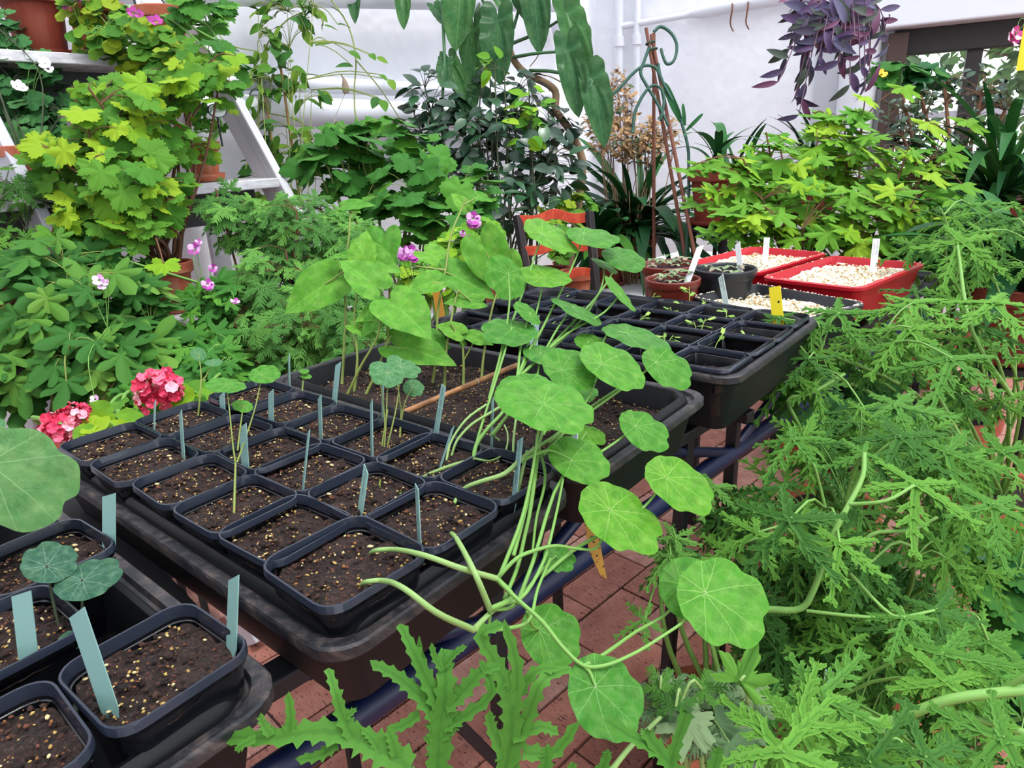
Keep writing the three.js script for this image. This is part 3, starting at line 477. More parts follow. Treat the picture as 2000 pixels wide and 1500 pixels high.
// ---------------------------------------------------------------- plants
/* bush: stems rise from the base into rounded masses (blobs) of foliage; every leaf hangs on a stalk that joins the nearest stem.
   blob = [x, y, rx, ry, distance, depth radius, weight]; the leaf budget is shared between the blobs. */
function bush(o) {
  const base = o.base, t = thing(o.name, o.label, o.category ?? 'plant', base, o.group), B = o.blobs.map(([x, y, rx, ry, d, rd, w]) => ({ c: at(x, y, d), a: RIGHT.clone().multiplyScalar(rx * d / FOCAL), b: UP.clone().multiplyScalar(ry * d / FOCAL), f: FWD.clone().multiplyScalar(rd), w: w ?? rx * ry }));
  const FACE = o.faceDir ?? LIGHTSIDE, total = B.reduce((s, b) => s + b.w, 0), stems = new GB(), nodes = [], r0 = o.stemR ?? 0.006;
  const inBlob = (b, deep) => { let x, y, z, l; do { x = rr(-1, 1); y = rr(-1, 1); z = rr(-1, 1); l = x * x + y * y + z * z; } while (l > 1 || l < (deep ? 0 : 0.25)); return b.c.clone().addScaledVector(b.a, x).addScaledVector(b.b, y).addScaledVector(b.f, z); };
  for (const b of B) for (let k = 0; k < (o.stems ?? 3); k++) {
    const end = inBlob(b, true).addScaledVector(b.b, 0.2), from = (o.from ?? base).clone().add(V3(rr(-0.03, 0.03), o.soil ?? 0, rr(-0.03, 0.03))), m = from.clone().lerp(end, 0.5).add(V3(rr(-0.05, 0.05), 0.08 * from.distanceTo(end) * (o.arch ?? 1), rr(-0.05, 0.05)));
    const pts = smooth([from, m, end], 10); stems.tube(pts, r0, r0 * 0.45, 6); pts.slice(3).forEach((p) => nodes.push(p));
  }
  const inst = [], mAll = o.mats, up = o.up ?? 0.55, out = o.out ?? 0.35, face = o.face ?? 0.75, rnds = o.rand ?? 0.5;
  const place = (b, i, deep) => {
    const p = inBlob(b, deep), outv = p.clone().sub(b.c).normalize(), n = V3(rr(-1, 1), rr(-1, 1), rr(-1, 1)).multiplyScalar(rnds).add(V3(0, up, 0)).addScaledVector(outv, out).addScaledVector(FACE, face);
    const tip = outv.clone().add(V3(rr(-0.7, 0.7), o.tipY ?? -0.5, rr(-0.7, 0.7))), s = rr(o.size[0], o.size[1]);
    let near = null, nd = 1e9; for (const q of nodes) { const e = q.distanceToSquared(p) + (q.y > p.y ? 0.01 : 0); if (e < nd) { nd = e; near = q; } }
    if (o.stalk !== 0 && near) stems.tube(smooth([near, near.clone().lerp(p, 0.5).add(V3(0, 0.012, 0)), p], 4), o.stalk ?? 0.0014, (o.stalk ?? 0.0014) * 0.8, 3, false);
    return [p, n, tip, s];
  };
  const geos = o.geos; let left = Math.min(300, o.n);
  B.forEach((b, bi) => {
    const k = bi === B.length - 1 ? left : Math.round(Math.min(300, o.n) * b.w / total); left -= k;
    for (let i = 0; i < k; i++) { const [p, n, tip, s] = place(b, i, false); orient(mesh(o.leaf ?? 'leaf', pick(geos), pick(mAll), t), p.sub(base), n, tip, s); }
    const extra = Math.round((o.extra ?? 0) * b.w / total); for (let i = 0; i < extra; i++) inst.push(place(b, i, true));
  });
  for (const [x, y, d, s, roll] of o.hero ?? []) {                                // single leaves that stand out
    const p = at(x, y, d), n = V3(rr(-0.3, 0.3), 0.5, rr(-0.3, 0.3)).addScaledVector(FACE, 0.9), tip = RIGHT.clone().multiplyScalar(Math.sin((roll ?? 180) * D2R)).addScaledVector(UP, Math.cos((roll ?? 180) * D2R));
    let near = nodes[0] ?? base, nd = 1e9; for (const q of nodes) { const e = q.distanceToSquared(p); if (e < nd) { nd = e; near = q; } }
    stems.tube(smooth([near, near.clone().lerp(p, 0.5).add(V3(0, 0.02, 0)), p], 5), 0.0022, 0.0017, 5);
    orient(mesh(o.leaf ?? 'leaf', pick(o.heroGeos ?? geos), pick(o.heroMats ?? mAll), t), p.sub(base), n, tip, s);
  }
  if (inst.length) { const im = new THREE.InstancedMesh(geos[0], mAll[mAll.length - 1], inst.length), d = new THREE.Object3D(); inst.forEach(([p, n, tip, s], i) => { orient(d, p.sub(base), n, tip, s); d.updateMatrix(); im.setMatrixAt(i, d.matrix); }); im.name = 'inner_foliage'; im.castShadow = im.receiveShadow = true; im.userData = { kind: 'stuff' }; t.add(im); }
  for (const [list, a, b] of o.tubes ?? []) stems.tube(path(list), a, b, 7);
  mesh('stem', local(stems.build(), base), o.stem ?? stemM.green, t);
  return t;
}
// a low wooden stool that lifts a pot off the floor
function stool(t, h, r) { mesh('stool_top', new THREE.CylinderGeometry(r, r, 0.02, 24).translate(0, -0.012, 0), slatM, t); for (let k = 0; k < 3; k++) { const a = k * 2.1, p = V3(Math.cos(a) * r * 0.7, -0.02, Math.sin(a) * r * 0.7); mesh('stool_leg', tubeGeo([p, V3(p.x * 1.25, -h, p.z * 1.25)], 0.011, 0.009, 7), slatM, t); } }
// a clay pot as part of a potted plant
function potPart(t, r, h, mat = clayM, saucer = true, dy = 0) {
  mesh('pot', lathe([[0, 0.004], [r * 0.66, 0.004], [r * 0.7, 0.01], [r * 0.88, h * 0.76], [r * 0.885, h * 0.77], [r, h * 0.78], [r * 1.01, h * 0.8], [r * 1.03, h * 0.98], [r * 1.01, h], [r * 0.92, h], [r * 0.9, h * 0.97], [r * 0.84, h * 0.8], [r * 0.8, h * 0.7]].map(([a, b]) => [a, b + 0.006 + dy]), 40), mat, t);
  if (saucer) mesh('saucer', lathe([[0, 0], [r * 0.86, 0], [r * 1.0, 0.012], [r * 1.06, 0.026], [r * 1.02, 0.026], [r * 0.96, 0.012], [r * 0.82, 0.006], [0, 0.006]].map(([a, b]) => [a, b + dy]), 40), mat, t);
  mesh('soil', new THREE.CircleGeometry(r * 0.86, 24).rotateX(-Math.PI / 2).translate(0, h * 0.9 + dy, 0), soilM, t);
}
// ---------------------------------------------------------------- nasturtiums: round leaves held from a point inside the blade
const soilPt = (x, y, h = RIM + 0.008) => onY(x, y, h);
/* leaf: [vein x, y, middle x, y, long width, short width, slope of the long axis, distance, colour] as seen in the photograph; the blade stands in the room with that tilt */
function roundLeaf(t, base, q, mat) {
  const [vx, vy, mx, my, w, h, ang, d] = q, a = ang * D2R, c = at(mx, my, d), k = Math.min(0.98, h / w), view = CAM.clone().sub(c).normalize();
  const minor = RIGHT.clone().multiplyScalar(Math.sin(a)).addScaledVector(UP, Math.cos(a)); minor.addScaledVector(view, -minor.dot(view)).normalize();
  const n = view.clone().multiplyScalar(k).addScaledVector(minor, Math.sqrt(1 - k * k)), R = w / 2 * d / FOCAL, v = onPlane(vx, vy, c, n), off = Math.min(0.45, c.distanceTo(v) / R), tip = c.clone().sub(v);
  const ph = rnd() * 6, wv = rr(0.035, 0.085), rad = (e) => (off * Math.cos(e) + Math.sqrt(1 - off * off * Math.sin(e) ** 2)) * (1 - wv * Math.pow(Math.abs(Math.cos(e * 3.5 + 0.2)), 7) * (0.5 + 0.5 * Math.cos(e)) * 1.6 - 0.014 * Math.cos(e * 9 + ph));
  const g = starLeaf(rad, 84, { us: 0.5 / (1 + off), rings: [0.12, 0.35, 0.6, 0.82, 0.95, 1], z: (x, y, e, s) => 0.05 * (1 - Math.exp(-s * s * 9)) + 0.035 * s * s * Math.sin(e * 2 + ph) + 0.018 * s * Math.cos(e * 9) - 0.05 * s * s * s });
  const m = mesh('leaf', g, mat, t); orient(m, v.clone().sub(base), n, tip, R); return v.addScaledVector(n, 0.001);
}
function nasturtium(label, root, leaves, stems, o = {}) {
  const t = thing('nasturtium', label, 'plant', root, o.group), ms = o.mats ?? nastM;
  for (const [list, r0, r1, p] of stems) mesh(p ? 'stem' : 'stalk', local(tubeGeo(path(list), r0 * 0.8, r1 * 0.8, 8), root), p ? o.paleStem ?? stemM.pale : o.stem ?? stemM.green, t);
  leaves.forEach((L, i) => { const v = roundLeaf(t, root, L.q, ms[(L.m ?? i) % ms.length]); if (L.s) mesh('stalk', local(tubeGeo(path([v, ...L.s]), 0.0011 * (o.k ?? 1), 0.0019 * (o.k ?? 1), 7), root), o.stem ?? stemM.green, t); });
  return t;
}
{
  const n1 = [957, 1190, 0.53], n2 = [970, 1130, 0.545], n3 = [925, 1230, 0.515];
  nasturtium('trailing nasturtium hanging over the tray edge with the four lowest round leaves', soilPt(722, 1082), [
    { q: [1377, 1158, 1414, 1176, 186, 158, 38, 0.56], s: [[1345, 1205, 0.555], [1290, 1245, 0.54], [1235, 1278, 0.52], [1180, 1300, 0.51], [1140, 1300, 0.505], [1100, 1265, 0.51], [1060, 1215, 0.52], [1010, 1170, 0.535], n2], m: 0 },
    { q: [1330, 1140, 1352, 1150, 132, 118, 40, 0.6], s: [[1310, 1190, 0.6], [1240, 1235, 0.57], [1180, 1278, 0.53], [1140, 1302, 0.508]], m: 1 },
    { q: [1053, 1231, 1077, 1240, 128, 112, 42, 0.575], s: [[1040, 1222, 0.56], [1030, 1195, 0.535]], m: 1 },
    { q: [1162, 1341, 1184, 1360, 168, 138, 55, 0.5], s: [[1150, 1310, 0.505], [1140, 1300, 0.506]], m: 3 },
    { q: [1192, 996, 1214, 1011, 182, 112, 36, 0.61], s: [[1165, 1070, 0.6], [1130, 1072, 0.595], [1085, 1066, 0.585], [1045, 1075, 0.575], [1010, 1090, 0.565], [972, 1128, 0.558]], m: 2 },
    { q: [1085, 1087, 1093, 1091, 66, 52, 20, 0.6], s: [[1062, 1110, 0.59], [1030, 1150, 0.57], [1000, 1185, 0.55], n1], m: 3 },
  ], [
    [[soilPt(703, 1145), onY(718, 1136, RIM + 0.026), onY(745, 1134, RIM + 0.026), onY(790, 1150, RIM + 0.038), onY(850, 1195, RIM + 0.022), n3], 0.0022, 0.0032, 1], [[n3, [960, 1195, 0.535], [1000, 1165, 0.545]], 0.003, 0.002, 1],
    [[soilPt(722, 1082), onY(735, 1075, RIM + 0.024), onY(765, 1073, RIM + 0.026), onY(830, 1085, RIM + 0.038), onY(900, 1110, RIM + 0.026), n2], 0.0022, 0.0032, 1],
    [[soilPt(882, 1042), onY(890, 1050, RIM + 0.02), onY(905, 1075, RIM + 0.024), onY(930, 1125, RIM + 0.024), n1], 0.0026, 0.0032, 1],
    [[n1, [985, 1178, 0.54], [1015, 1170, 0.545], [1060, 1100, 0.575], [1085, 1010, 0.61], [1100, 935, 0.64]], 0.0026, 0.0014],
    [[n3, [985, 1228, 0.53], [1030, 1215, 0.535], [1050, 1150, 0.56], [1075, 1090, 0.585]], 0.0024, 0.0015], [[n2, [1000, 1165, 0.545], n1], 0.0028, 0.0028],
    [[n1, [955, 1220, 0.535], [945, 1260, 0.53]], 0.002, 0.0012],
  ]);
  const b1 = [1052, 872, 0.68];
  nasturtium('tall nasturtium with the widest round leaf over the middle of the trays', soilPt(887, 984), [
    { q: [1062, 789, 1064, 790, 200, 98, 14, 0.66], s: [[1050, 850, 0.655], [1040, 920, 0.64], [1020, 1010, 0.61], [975, 1128, 0.56]], m: 0 },
    { q: [1038, 748, 1024, 757, 112, 58, 0, 0.705], s: [[1000, 800, 0.7], [960, 850, 0.69]], m: 1 },
    { q: [1115, 899, 1132, 898, 128, 84, 24, 0.66], s: [[1075, 880, 0.66], [1052, 885, 0.66], [1010, 905, 0.66]], m: 0 },
    { q: [1242, 832, 1259, 841, 112, 66, 36, 0.72], s: [[1210, 858, 0.71], [1170, 885, 0.69], [1100, 930, 0.65], [1040, 1100, 0.575], [1010, 1180, 0.55]], m: 1 },
    { q: [1302, 932, 1329, 947, 150, 90, 36, 0.645], s: [[1275, 972, 0.64], [1240, 1005, 0.63], [1180, 1040, 0.615], [1120, 1075, 0.6], [1060, 1125, 0.58]], m: 2 },
    { q: [1097, 722, 1114, 720, 118, 76, 24, 0.76], s: [[1075, 790, 0.74], [1055, 860, 0.7], [1035, 960, 0.65], [1003, 1085, 0.58]], m: 1 },
  ], [
    [[soilPt(887, 984), [895, 968, 0.66], [910, 952, 0.655], [940, 940, 0.65], [985, 925, 0.65], [1020, 895, 0.66], b1], 0.0023, 0.0032, 1],
    [[b1, [1045, 930, 0.655], [1035, 1000, 0.63], [1025, 1045, 0.61], [1010, 1110, 0.58], [985, 1170, 0.548]], 0.0026, 0.0022], [[b1, [1085, 850, 0.7], [1130, 812, 0.74], [1190, 770, 0.78], [1245, 735, 0.8]], 0.0022, 0.0013],
    [[soilPt(1010, 972), [1018, 930, 0.66], [1030, 880, 0.67]], 0.0022, 0.0022, 1], [[b1, [1065, 930, 0.665], [1048, 1010, 0.63], [1040, 1080, 0.59]], 0.0022, 0.0014],
  ]);
  const c1 = [925, 895, 0.72], c2 = [1010, 740, 0.82];
  nasturtium('leggy nasturtium leaning right from the back row, round leaves held high', soilPt(782, 962), [
    { q: [1176, 710, 1198, 715, 142, 72, 30, 0.76], s: [[1150, 775, 0.75], [1105, 840, 0.72], [1060, 890, 0.69]], m: 0 },
    { q: [1282, 707, 1305, 719, 112, 66, 36, 0.8], s: [[1255, 730, 0.79], [1200, 770, 0.77], [1130, 820, 0.74], [1070, 865, 0.7]], m: 1 },
    { q: [1000, 640, 995, 648, 112, 52, 4, 0.88], s: [[985, 690, 0.85], [960, 770, 0.8], [935, 850, 0.76], c1], m: 3 },
    { q: [1060, 457, 1077, 462, 118, 46, 28, 1.02], s: [[1045, 500, 1.0], [1025, 560, 0.97], [990, 660, 0.9], [960, 770, 0.82]], m: 2 },
    { q: [1140, 455, 1158, 463, 106, 36, 12, 1.04], s: [[1130, 490, 1.03], [1100, 560, 0.99], [1060, 640, 0.92], c2], m: 1 },
    { q: [1210, 502, 1218, 506, 90, 42, 20, 1.06], s: [[1195, 535, 1.05], [1165, 580, 1.0], [1110, 640, 0.95], c2], m: 3 },
    { q: [1062, 542, 1065, 539, 106, 42, 8, 0.98], s: [[1055, 580, 0.97], [1040, 640, 0.93], [1015, 730, 0.86]], m: 2 },
    { q: [992, 535, 986, 542, 96, 70, 55, 0.93], s: [[995, 590, 0.92], [985, 660, 0.88], [955, 780, 0.8]], m: 1 },
    { q: [1150, 667, 1154, 670, 66, 34, 15, 0.92], s: [[1130, 700, 0.9], [1090, 740, 0.87]], m: 0 },
    { q: [1120, 600, 1128, 610, 112, 22, 26, 0.94], s: [[1090, 640, 0.92], [1060, 690, 0.88], c2], m: 3 },
    { q: [1212, 575, 1212, 574, 92, 18, 50, 0.98], s: [[1180, 610, 0.96], [1110, 650, 0.92], c2], m: 0 },
    { q: [1225, 652, 1244, 660, 140, 40, 18, 0.9], s: [[1190, 650, 0.9], [1170, 690, 0.88], [1120, 760, 0.82]], m: 3 },
    { q: [1180, 515, 1181, 520, 60, 14, 30, 1.08], s: [[1175, 560, 1.04], [1140, 620, 0.98], c2], m: 1 },
    { q: [1035, 612, 1030, 612, 66, 26, 40, 0.9], s: [[1020, 660, 0.88], c2], m: 1 },
    { q: [1120, 760, 1125, 762, 90, 40, 12, 0.83], s: [[1100, 790, 0.81], [1060, 850, 0.75]], m: 3 },
    { q: [1055, 690, 1060, 692, 80, 36, 10, 0.86], s: [[1045, 740, 0.84], c2], m: 3 },
    { q: [1145, 845, 1150, 852, 70, 40, 10, 0.75], s: [[1120, 880, 0.72], [1080, 900, 0.7]], m: 2 },
  ], [
    [[soilPt(782, 962), [795, 952, 0.72], [830, 930, 0.715], [880, 910, 0.715], [915, 900, 0.718], c1], 0.002, 0.003, 1], [[c1, [930, 870, 0.74], [950, 840, 0.76], [985, 800, 0.79], c2], 0.003, 0.0022], [[c2, [1030, 690, 0.86], [1060, 640, 0.9]], 0.0024, 0.0016],
    [[soilPt(882, 890), [892, 862, 0.76], [920, 830, 0.77], [960, 805, 0.78], [1000, 780, 0.8]], 0.0018, 0.0022, 1], [[soilPt(872, 900), [880, 865, 0.76], [910, 820, 0.77], [950, 790, 0.79]], 0.0018, 0.0018, 1],
    [[c1, [950, 900, 0.72], [965, 898, 0.73], [985, 885, 0.74], [992, 850, 0.76], [985, 830, 0.77]], 0.0016, 0.0012, 1], [[soilPt(975, 860), [965, 850, 0.78], [975, 835, 0.78], [990, 810, 0.79], [1005, 770, 0.81]], 0.0016, 0.0016, 1],
    [[soilPt(1002, 905), [1003, 860, 0.75], [1010, 800, 0.78]], 0.0018, 0.0016, 1],
  ]);
}
// seedlings in the eighteen-pot tray
const seedling = (label, root, leaves, stem, o = {}) => { const r = soilPt(...root); return nasturtium(label, r, leaves, [[[r, ...stem], 0.0016, 0.0013]], { k: 0.55, group: undefined, mats: [nastPaleM, ...nastM], stem: stemM.olive, ...o }); };
seedling('slim nasturtium seedling with five grey-green leaves crowded at its top', [742, 950], [{ q: [757, 728, 755, 732, 68, 48, 10, 0.8], s: [[755, 800, 0.79], [750, 880, 0.78], [742, 940, 0.775]], m: 0 }, { q: [782, 716, 790, 720, 66, 38, 15, 0.83], s: [[775, 790, 0.8], [757, 870, 0.785]], m: 0 }, { q: [805, 757, 808, 758, 42, 34, 10, 0.86], s: [[790, 790, 0.84], [783, 830, 0.84]], m: 0 }, { q: [737, 715, 738, 718, 34, 26, 0, 0.84], s: [[748, 780, 0.82], [752, 830, 0.8]], m: 0 }], [[745, 880, 0.785], [757, 800, 0.8]]);
seedling('small seedling stem rising behind the five-leaf nasturtium seedling', [781, 856], [{ q: [770, 702, 770, 703, 30, 20, 0, 0.9], s: [[778, 760, 0.88], [783, 800, 0.87]], m: 0 }], [[784, 800, 0.86]]);
seedling('three-stalked nasturtium seedling with two wide leaves, third pot of the front row', [457, 1008], [{ q: [442, 751, 441, 753, 76, 30, 3, 0.74], s: [[448, 800, 0.73], [455, 870, 0.72], [460, 905, 0.715]], m: 2 }, { q: [512, 732, 517, 731, 60, 36, -8, 0.8], s: [[500, 790, 0.78], [478, 860, 0.74], [463, 903, 0.715]], m: 2 }, { q: [475, 793, 473, 793, 40, 24, 12, 0.76], s: [[470, 830, 0.74], [464, 880, 0.725]], m: 1 }], [[460, 905, 0.71]]);
seedling('nasturtium seedling with two small round leaves in the far left pot', [387, 812], [{ q: [387, 692, 388, 692, 30, 26, 20, 0.93], s: [[392, 720, 0.925], [393, 740, 0.92]], m: 0 }, { q: [416, 708, 415, 708, 33, 15, -6, 0.93], s: [[405, 730, 0.925], [394, 745, 0.92]], m: 0 }], [[391, 770, 0.91], [393, 740, 0.915]]);
seedling('tiny nasturtium sprout in the second pot from the left, front row', [269, 930], [{ q: [272, 882, 273, 883, 20, 16, -20, 0.81], s: [[270, 892, 0.81], [269, 900, 0.81]], m: 2 }, { q: [266, 892, 265, 892, 16, 10, 30, 0.81], s: [[268, 898, 0.81]], m: 1 }], [[270, 905, 0.8]]);
seedling('tiny sprout with two stacked pairs of leaves near the bean tray', [589, 802], [{ q: [594, 725, 594, 725, 20, 10, 0, 1.0], s: [[592, 740, 1], [590, 760, 0.99]], m: 2 }, { q: [598, 735, 598, 735, 22, 10, 5, 1.0], s: [[592, 745, 1]], m: 1 }], [[590, 770, 0.985], [592, 745, 0.99]]);
seedling('dark purple-edged nasturtium seedling at the bottom left', [150, 1398], [{ q: [91, 1106, 98, 1098, 96, 80, 10, 0.5], s: [[105, 1180, 0.5], [125, 1260, 0.5], [138, 1312, 0.5]], m: 0 }, { q: [161, 1134, 174, 1130, 118, 72, -18, 0.5], s: [[160, 1200, 0.5], [152, 1270, 0.5], [142, 1312, 0.5]], m: 0 }, { q: [131, 1255, 137, 1252, 46, 40, -30, 0.48], s: [[138, 1290, 0.49], [140, 1312, 0.495]], m: 0 }], [[145, 1360, 0.495], [140, 1312, 0.498]], { mats: [nastDarkM], stem: stemM.dark, k: 0.75 });
nasturtium('very large soft green leaf cut by the left edge of the photo', V3(-0.11, 0.75, -0.45), [{ q: [-25, 905, 20, 930, 250, 196, 32, 0.56], s: [[-60, 960, 0.58], [-90, 1060, 0.6], V3(-0.11, 0.75, -0.45)], m: 0 }], [], { mats: [leafM(0xffffff, 0.6, { map: nastTex([104, 164, 92], [150, 196, 130], 63), key: 'bigleaf' })] });
seedling('soft green leaf scrap peeping above the large left leaf', [-30, 905], [{ q: [-6, 826, -4, 828, 26, 22, 0, 0.8], s: [[-10, 860, 0.8]], m: 0 }], [[-20, 880, 0.79]]);

// ---------------------------------------------------------------- beans: heart-shaped leaves on tall thin stems
const heart = (k) => starLeaf((a) => { const x = Math.abs(a); const pts = [[0, 1], [0.18, 0.86], [0.45, 0.72], [0.85, 0.66], [1.3, 0.62], [1.75, 0.62], [2.2, 0.66], [2.6, 0.6], [2.9, 0.42], [3.1416, 0.25]]; for (let i = 1; i < pts.length; i++) if (x <= pts[i][0] + 1e-6) { const [a0, r0] = pts[i - 1], [a1, r1] = pts[i]; return lerp(r0, r1, (x - a0) / (a1 - a0)) * (1 + 0.012 * Math.sin(a * 7 + k)); } return 0.25; }, 64, { cy: 0.0, rings: [0.3, 0.6, 0.85, 1], us: 0.49, z: (x, y) => 0.22 * Math.abs(x) - 0.16 * x * x - 0.14 * y * y * (y > 0 ? 1 : 0.4) + 0.015 * Math.sin(x * 12 + y * 9 + k) });
const heartGeos = [0, 1, 2].map(heart);
function tipLeaf(t, base, geo, mat, bx, by, d, tx, ty, td, roll = 0, wide = 1, lenK = 1, name = 'leaf') {   // from stalk end to tip
  const a = at(bx, by, d), b = at(tx, ty, td), axis = b.clone().sub(a), len = axis.length(); axis.normalize();
  const n = V3(0, 0.8, 0).addScaledVector(CAM.clone().sub(a).normalize(), 0.65); n.addScaledVector(axis, -n.dot(axis)).normalize().applyAxisAngle(axis, roll * D2R);
  orient(mesh(name, geo, mat, t), a.clone().sub(base), n, axis, V3(len * lenK * wide, len * lenK, len * lenK)); return a;
}
function bean(label, root, d0, stem, leaves) {
  const r = soilPt(root[0], root[1], RIM - 0.022), t = thing('bean_plant', label, 'plant', r), g = new GB();
  const d = depthOf(r); for (const s of stem) g.tube(path([s[0] === 'r' ? r : [s[0][0], s[0][1], d + s[0][2]], ...s.slice(1).map(([x, y, z]) => [x, y, d + z])]), 0.0024, 0.0013, 7);
  leaves.forEach(([bx, by, tx, ty, z, zt, roll, wide, jx, jy], i) => { const a = tipLeaf(t, r, heartGeos[i % 3], beanM[i % 3], bx, by, d + z, tx, ty, d + lerp(z, zt, 0.3), roll, (wide ?? 1) * 0.78, 0.92); if (jx) g.tube(path([a, [jx, jy, d + z * 0.8]]), 0.0012, 0.0015, 6); });
  mesh('stem', local(g.build(), r), stemM.olive, t); return t;
}
bean('tallest left bean plant with a three-part young leaf at its tip', [668, 750], 0, [['r', [672, 680, 0], [675, 600, 0.01], [672, 530, 0.02], [682, 460, 0.02], [684, 402, 0.03]]], [[684, 404, 652, 416, 0.03, 0, 10, 0.9], [685, 402, 736, 396, 0.03, 0.03, 0, 0.7], [684, 405, 706, 414, 0.03, 0.0, 0, 0.9], [634, 556, 546, 613, 0, -0.06, -14, 1.02, 672, 530]]);
bean('bean plant with a cluster of four broad leaves, second from the left', [692, 765], 0, [['r', [698, 700, 0], [692, 620, 0.01], [700, 560, 0.02]], [[700, 560, 0.02], [712, 520, 0.03], [708, 498, 0.03]]], [[722, 550, 660, 500, 0, 0.0, 0, 1.15, 733, 584], [704, 500, 638, 497, 0.03, 0.0, 0, 0.6], [708, 497, 716, 444, 0.02, 0.05, 0, 1.1], [712, 500, 790, 530, 0.03, 0.0, 10, 0.9, 708, 510], [745, 480, 731, 566, 0.05, -0.0, 20, 1.1, 712, 505], [742, 606, 686, 626, 0, -0.02, 0, 1.0, 733, 584]]);
bean('leaning bean plant with one long drooping leaf over the soil', [678, 772], 0, [['r', [705, 715, -0.01], [738, 655, -0.02], [743, 608, -0.02]]], [[780, 602, 848, 660, -0.02, -0.12, 0, 1.15, 743, 610], [742, 612, 700, 660, 0, 0.01, 0, 1.0, 740, 618], [700, 640, 745, 660, 0.02, 0.03, 0, 0.9, 738, 625]]);
bean('bean plant with a wide low leaf beside the white bench gap', [715, 770], 0, [['r', [742, 710, 0], [756, 665, 0], [758, 620, 0.01]], [[756, 672, 0], [764, 655, 0]]], [[795, 680, 901, 708, -0.0, -0.04, 0, 0.85, 757, 679], [838, 662, 885, 678, 0.02, 0.02, 0, 1.2, 795, 680]]);
bean('very tall bean plant with paired leaves halfway and a slender top', [845, 748], 0, [['r', [852, 690, 0], [855, 610, 0.01], [870, 528, 0.03], [882, 455, 0.05], [905, 400, 0.07], [908, 388, 0.07]], [[870, 528, 0.03], [812, 520, 0.03]]], [[842, 552, 787, 568, 0.0, -0.04, 0, 1.2, 868, 553], [890, 540, 976, 580, 0.03, 0.0, 0, 0.9, 871, 533], [842, 498, 890, 524, 0.06, 0.0, -10, 1.15, 813, 523], [932, 492, 975, 505, 0.06, 0.04, 0, 0.8, 890, 528], [935, 384, 965, 392, 0.08, 0.08, 0, 0.9, 906, 400], [905, 400, 880, 372, 0.08, 0.1, 0, 0.9]]);
bean('bean plant with a long horizontal leaf behind the orange card', [868, 757], 0, [['r', [871, 690, 0], [884, 610, 0.02], [895, 565, 0.03]]], [[921, 590, 861, 588, 0.03, 0.0, 0, 0.8, 895, 568], [921, 590, 957, 596, 0.03, 0.04, 0, 0.7], [890, 648, 848, 630, 0.0, 0.0, 0, 1.1, 880, 630]]);
bean('short bean plant between two taller ones, with an unfolding tip', [905, 752], 0, [['r', [905, 700, 0], [903, 668, 0], [902, 655, 0]]], [[930, 660, 893, 645, 0.0, 0.0, 0, 1.0, 905, 705], [930, 660, 968, 672, 0.02, 0.03, 0, 0.9], [903, 668, 890, 652, 0, 0, 0, 0.6], [903, 668, 904, 648, 0, 0, 0, 0.6]]);
bean('slim bean plant with an upright pale leaf left of the chair', [940, 745], 0, [['r', [945, 690, 0.01], [962, 600, 0.02], [975, 560, 0.03]]], [[950, 492, 998, 580, 0.03, 0.01, 20, 1.0, 975, 560], [948, 500, 1002, 520, 0.05, 0.05, -20, 1.0, 972, 545], [995, 520, 1010, 590, 0.08, 0.07, 0, 0.8, 978, 560]]);
// ---------------------------------------------------------------- bamboo cane lying in the bean tray
{
  const a = onY(785, 807, RIM - 0.008), b = onY(1010, 713, RIM + 0.006), t = thing('bamboo_cane', 'brown bamboo cane lying on the soil of the bean tray', 'cane', a);
  mesh('cane', local(tubeGeo([a, a.clone().lerp(b, 0.3), a.clone().lerp(b, 0.62), b], 0.0042, 0.0042, 12), a), M(0xffffff, 0.55, { map: dataTex(128, (u, v) => mixRGB([112, 72, 40], [176, 124, 78], vnoise(u * 8, v * 30, 30))), key: 'cane' }), t);
  for (const f of [0.3, 0.62]) { const q = a.clone().lerp(b, f); mesh('node', local(tubeGeo([q.clone().lerp(a, 0.008), q, q.clone().lerp(b, 0.012)], 0.0049, 0.0049, 12), a), M(0xb9a890, 0.7), t); }
}
// ---------------------------------------------------------------- plant tags and sticky cards
const ink = (lines, bg, vertical) => canvasTex(64, 320, (c, w, h) => {
  c.fillStyle = bg; c.fillRect(0, 0, w, h); c.fillStyle = '#20242c'; c.save(); c.translate(w / 2, 8); c.rotate(Math.PI / 2); c.font = 'italic 26px sans-serif';
  lines.forEach((s, i) => { c.fillText(s, 4 + i * 18, lines.length > 1 ? -6 + i * 27 : 9); c.strokeStyle = '#20242c'; c.lineWidth = 1.6; }); c.restore();
});
const tagM = { teal: M(0x749a94, 0.5), pale: M(0xe9ebee, 0.5), yellow: M(0xf2de22, 0.5), ochre: M(0xc08a22, 0.55) };
function plate(w, h, cut, th = 0.0008) {                                         // upright plate from y = 0, slanting top, pointed foot in the soil
  const s = new THREE.Shape(); s.moveTo(-w / 2, 0); s.lineTo(0, -0.018); s.lineTo(w / 2, 0); s.lineTo(w / 2, h - Math.max(0, -cut)); s.lineTo(-w / 2, h - Math.max(0, cut)); s.closePath();
  const g = new THREE.ExtrudeGeometry(s, { depth: th, bevelEnabled: false }).translate(0, 0, -th / 2), p = g.attributes.position, u = g.attributes.uv; for (let k = 0; k < p.count; k++) u.setXY(k, p.getX(k) / w + 0.5, 1 - (h - p.getY(k)) / h); return g;
}
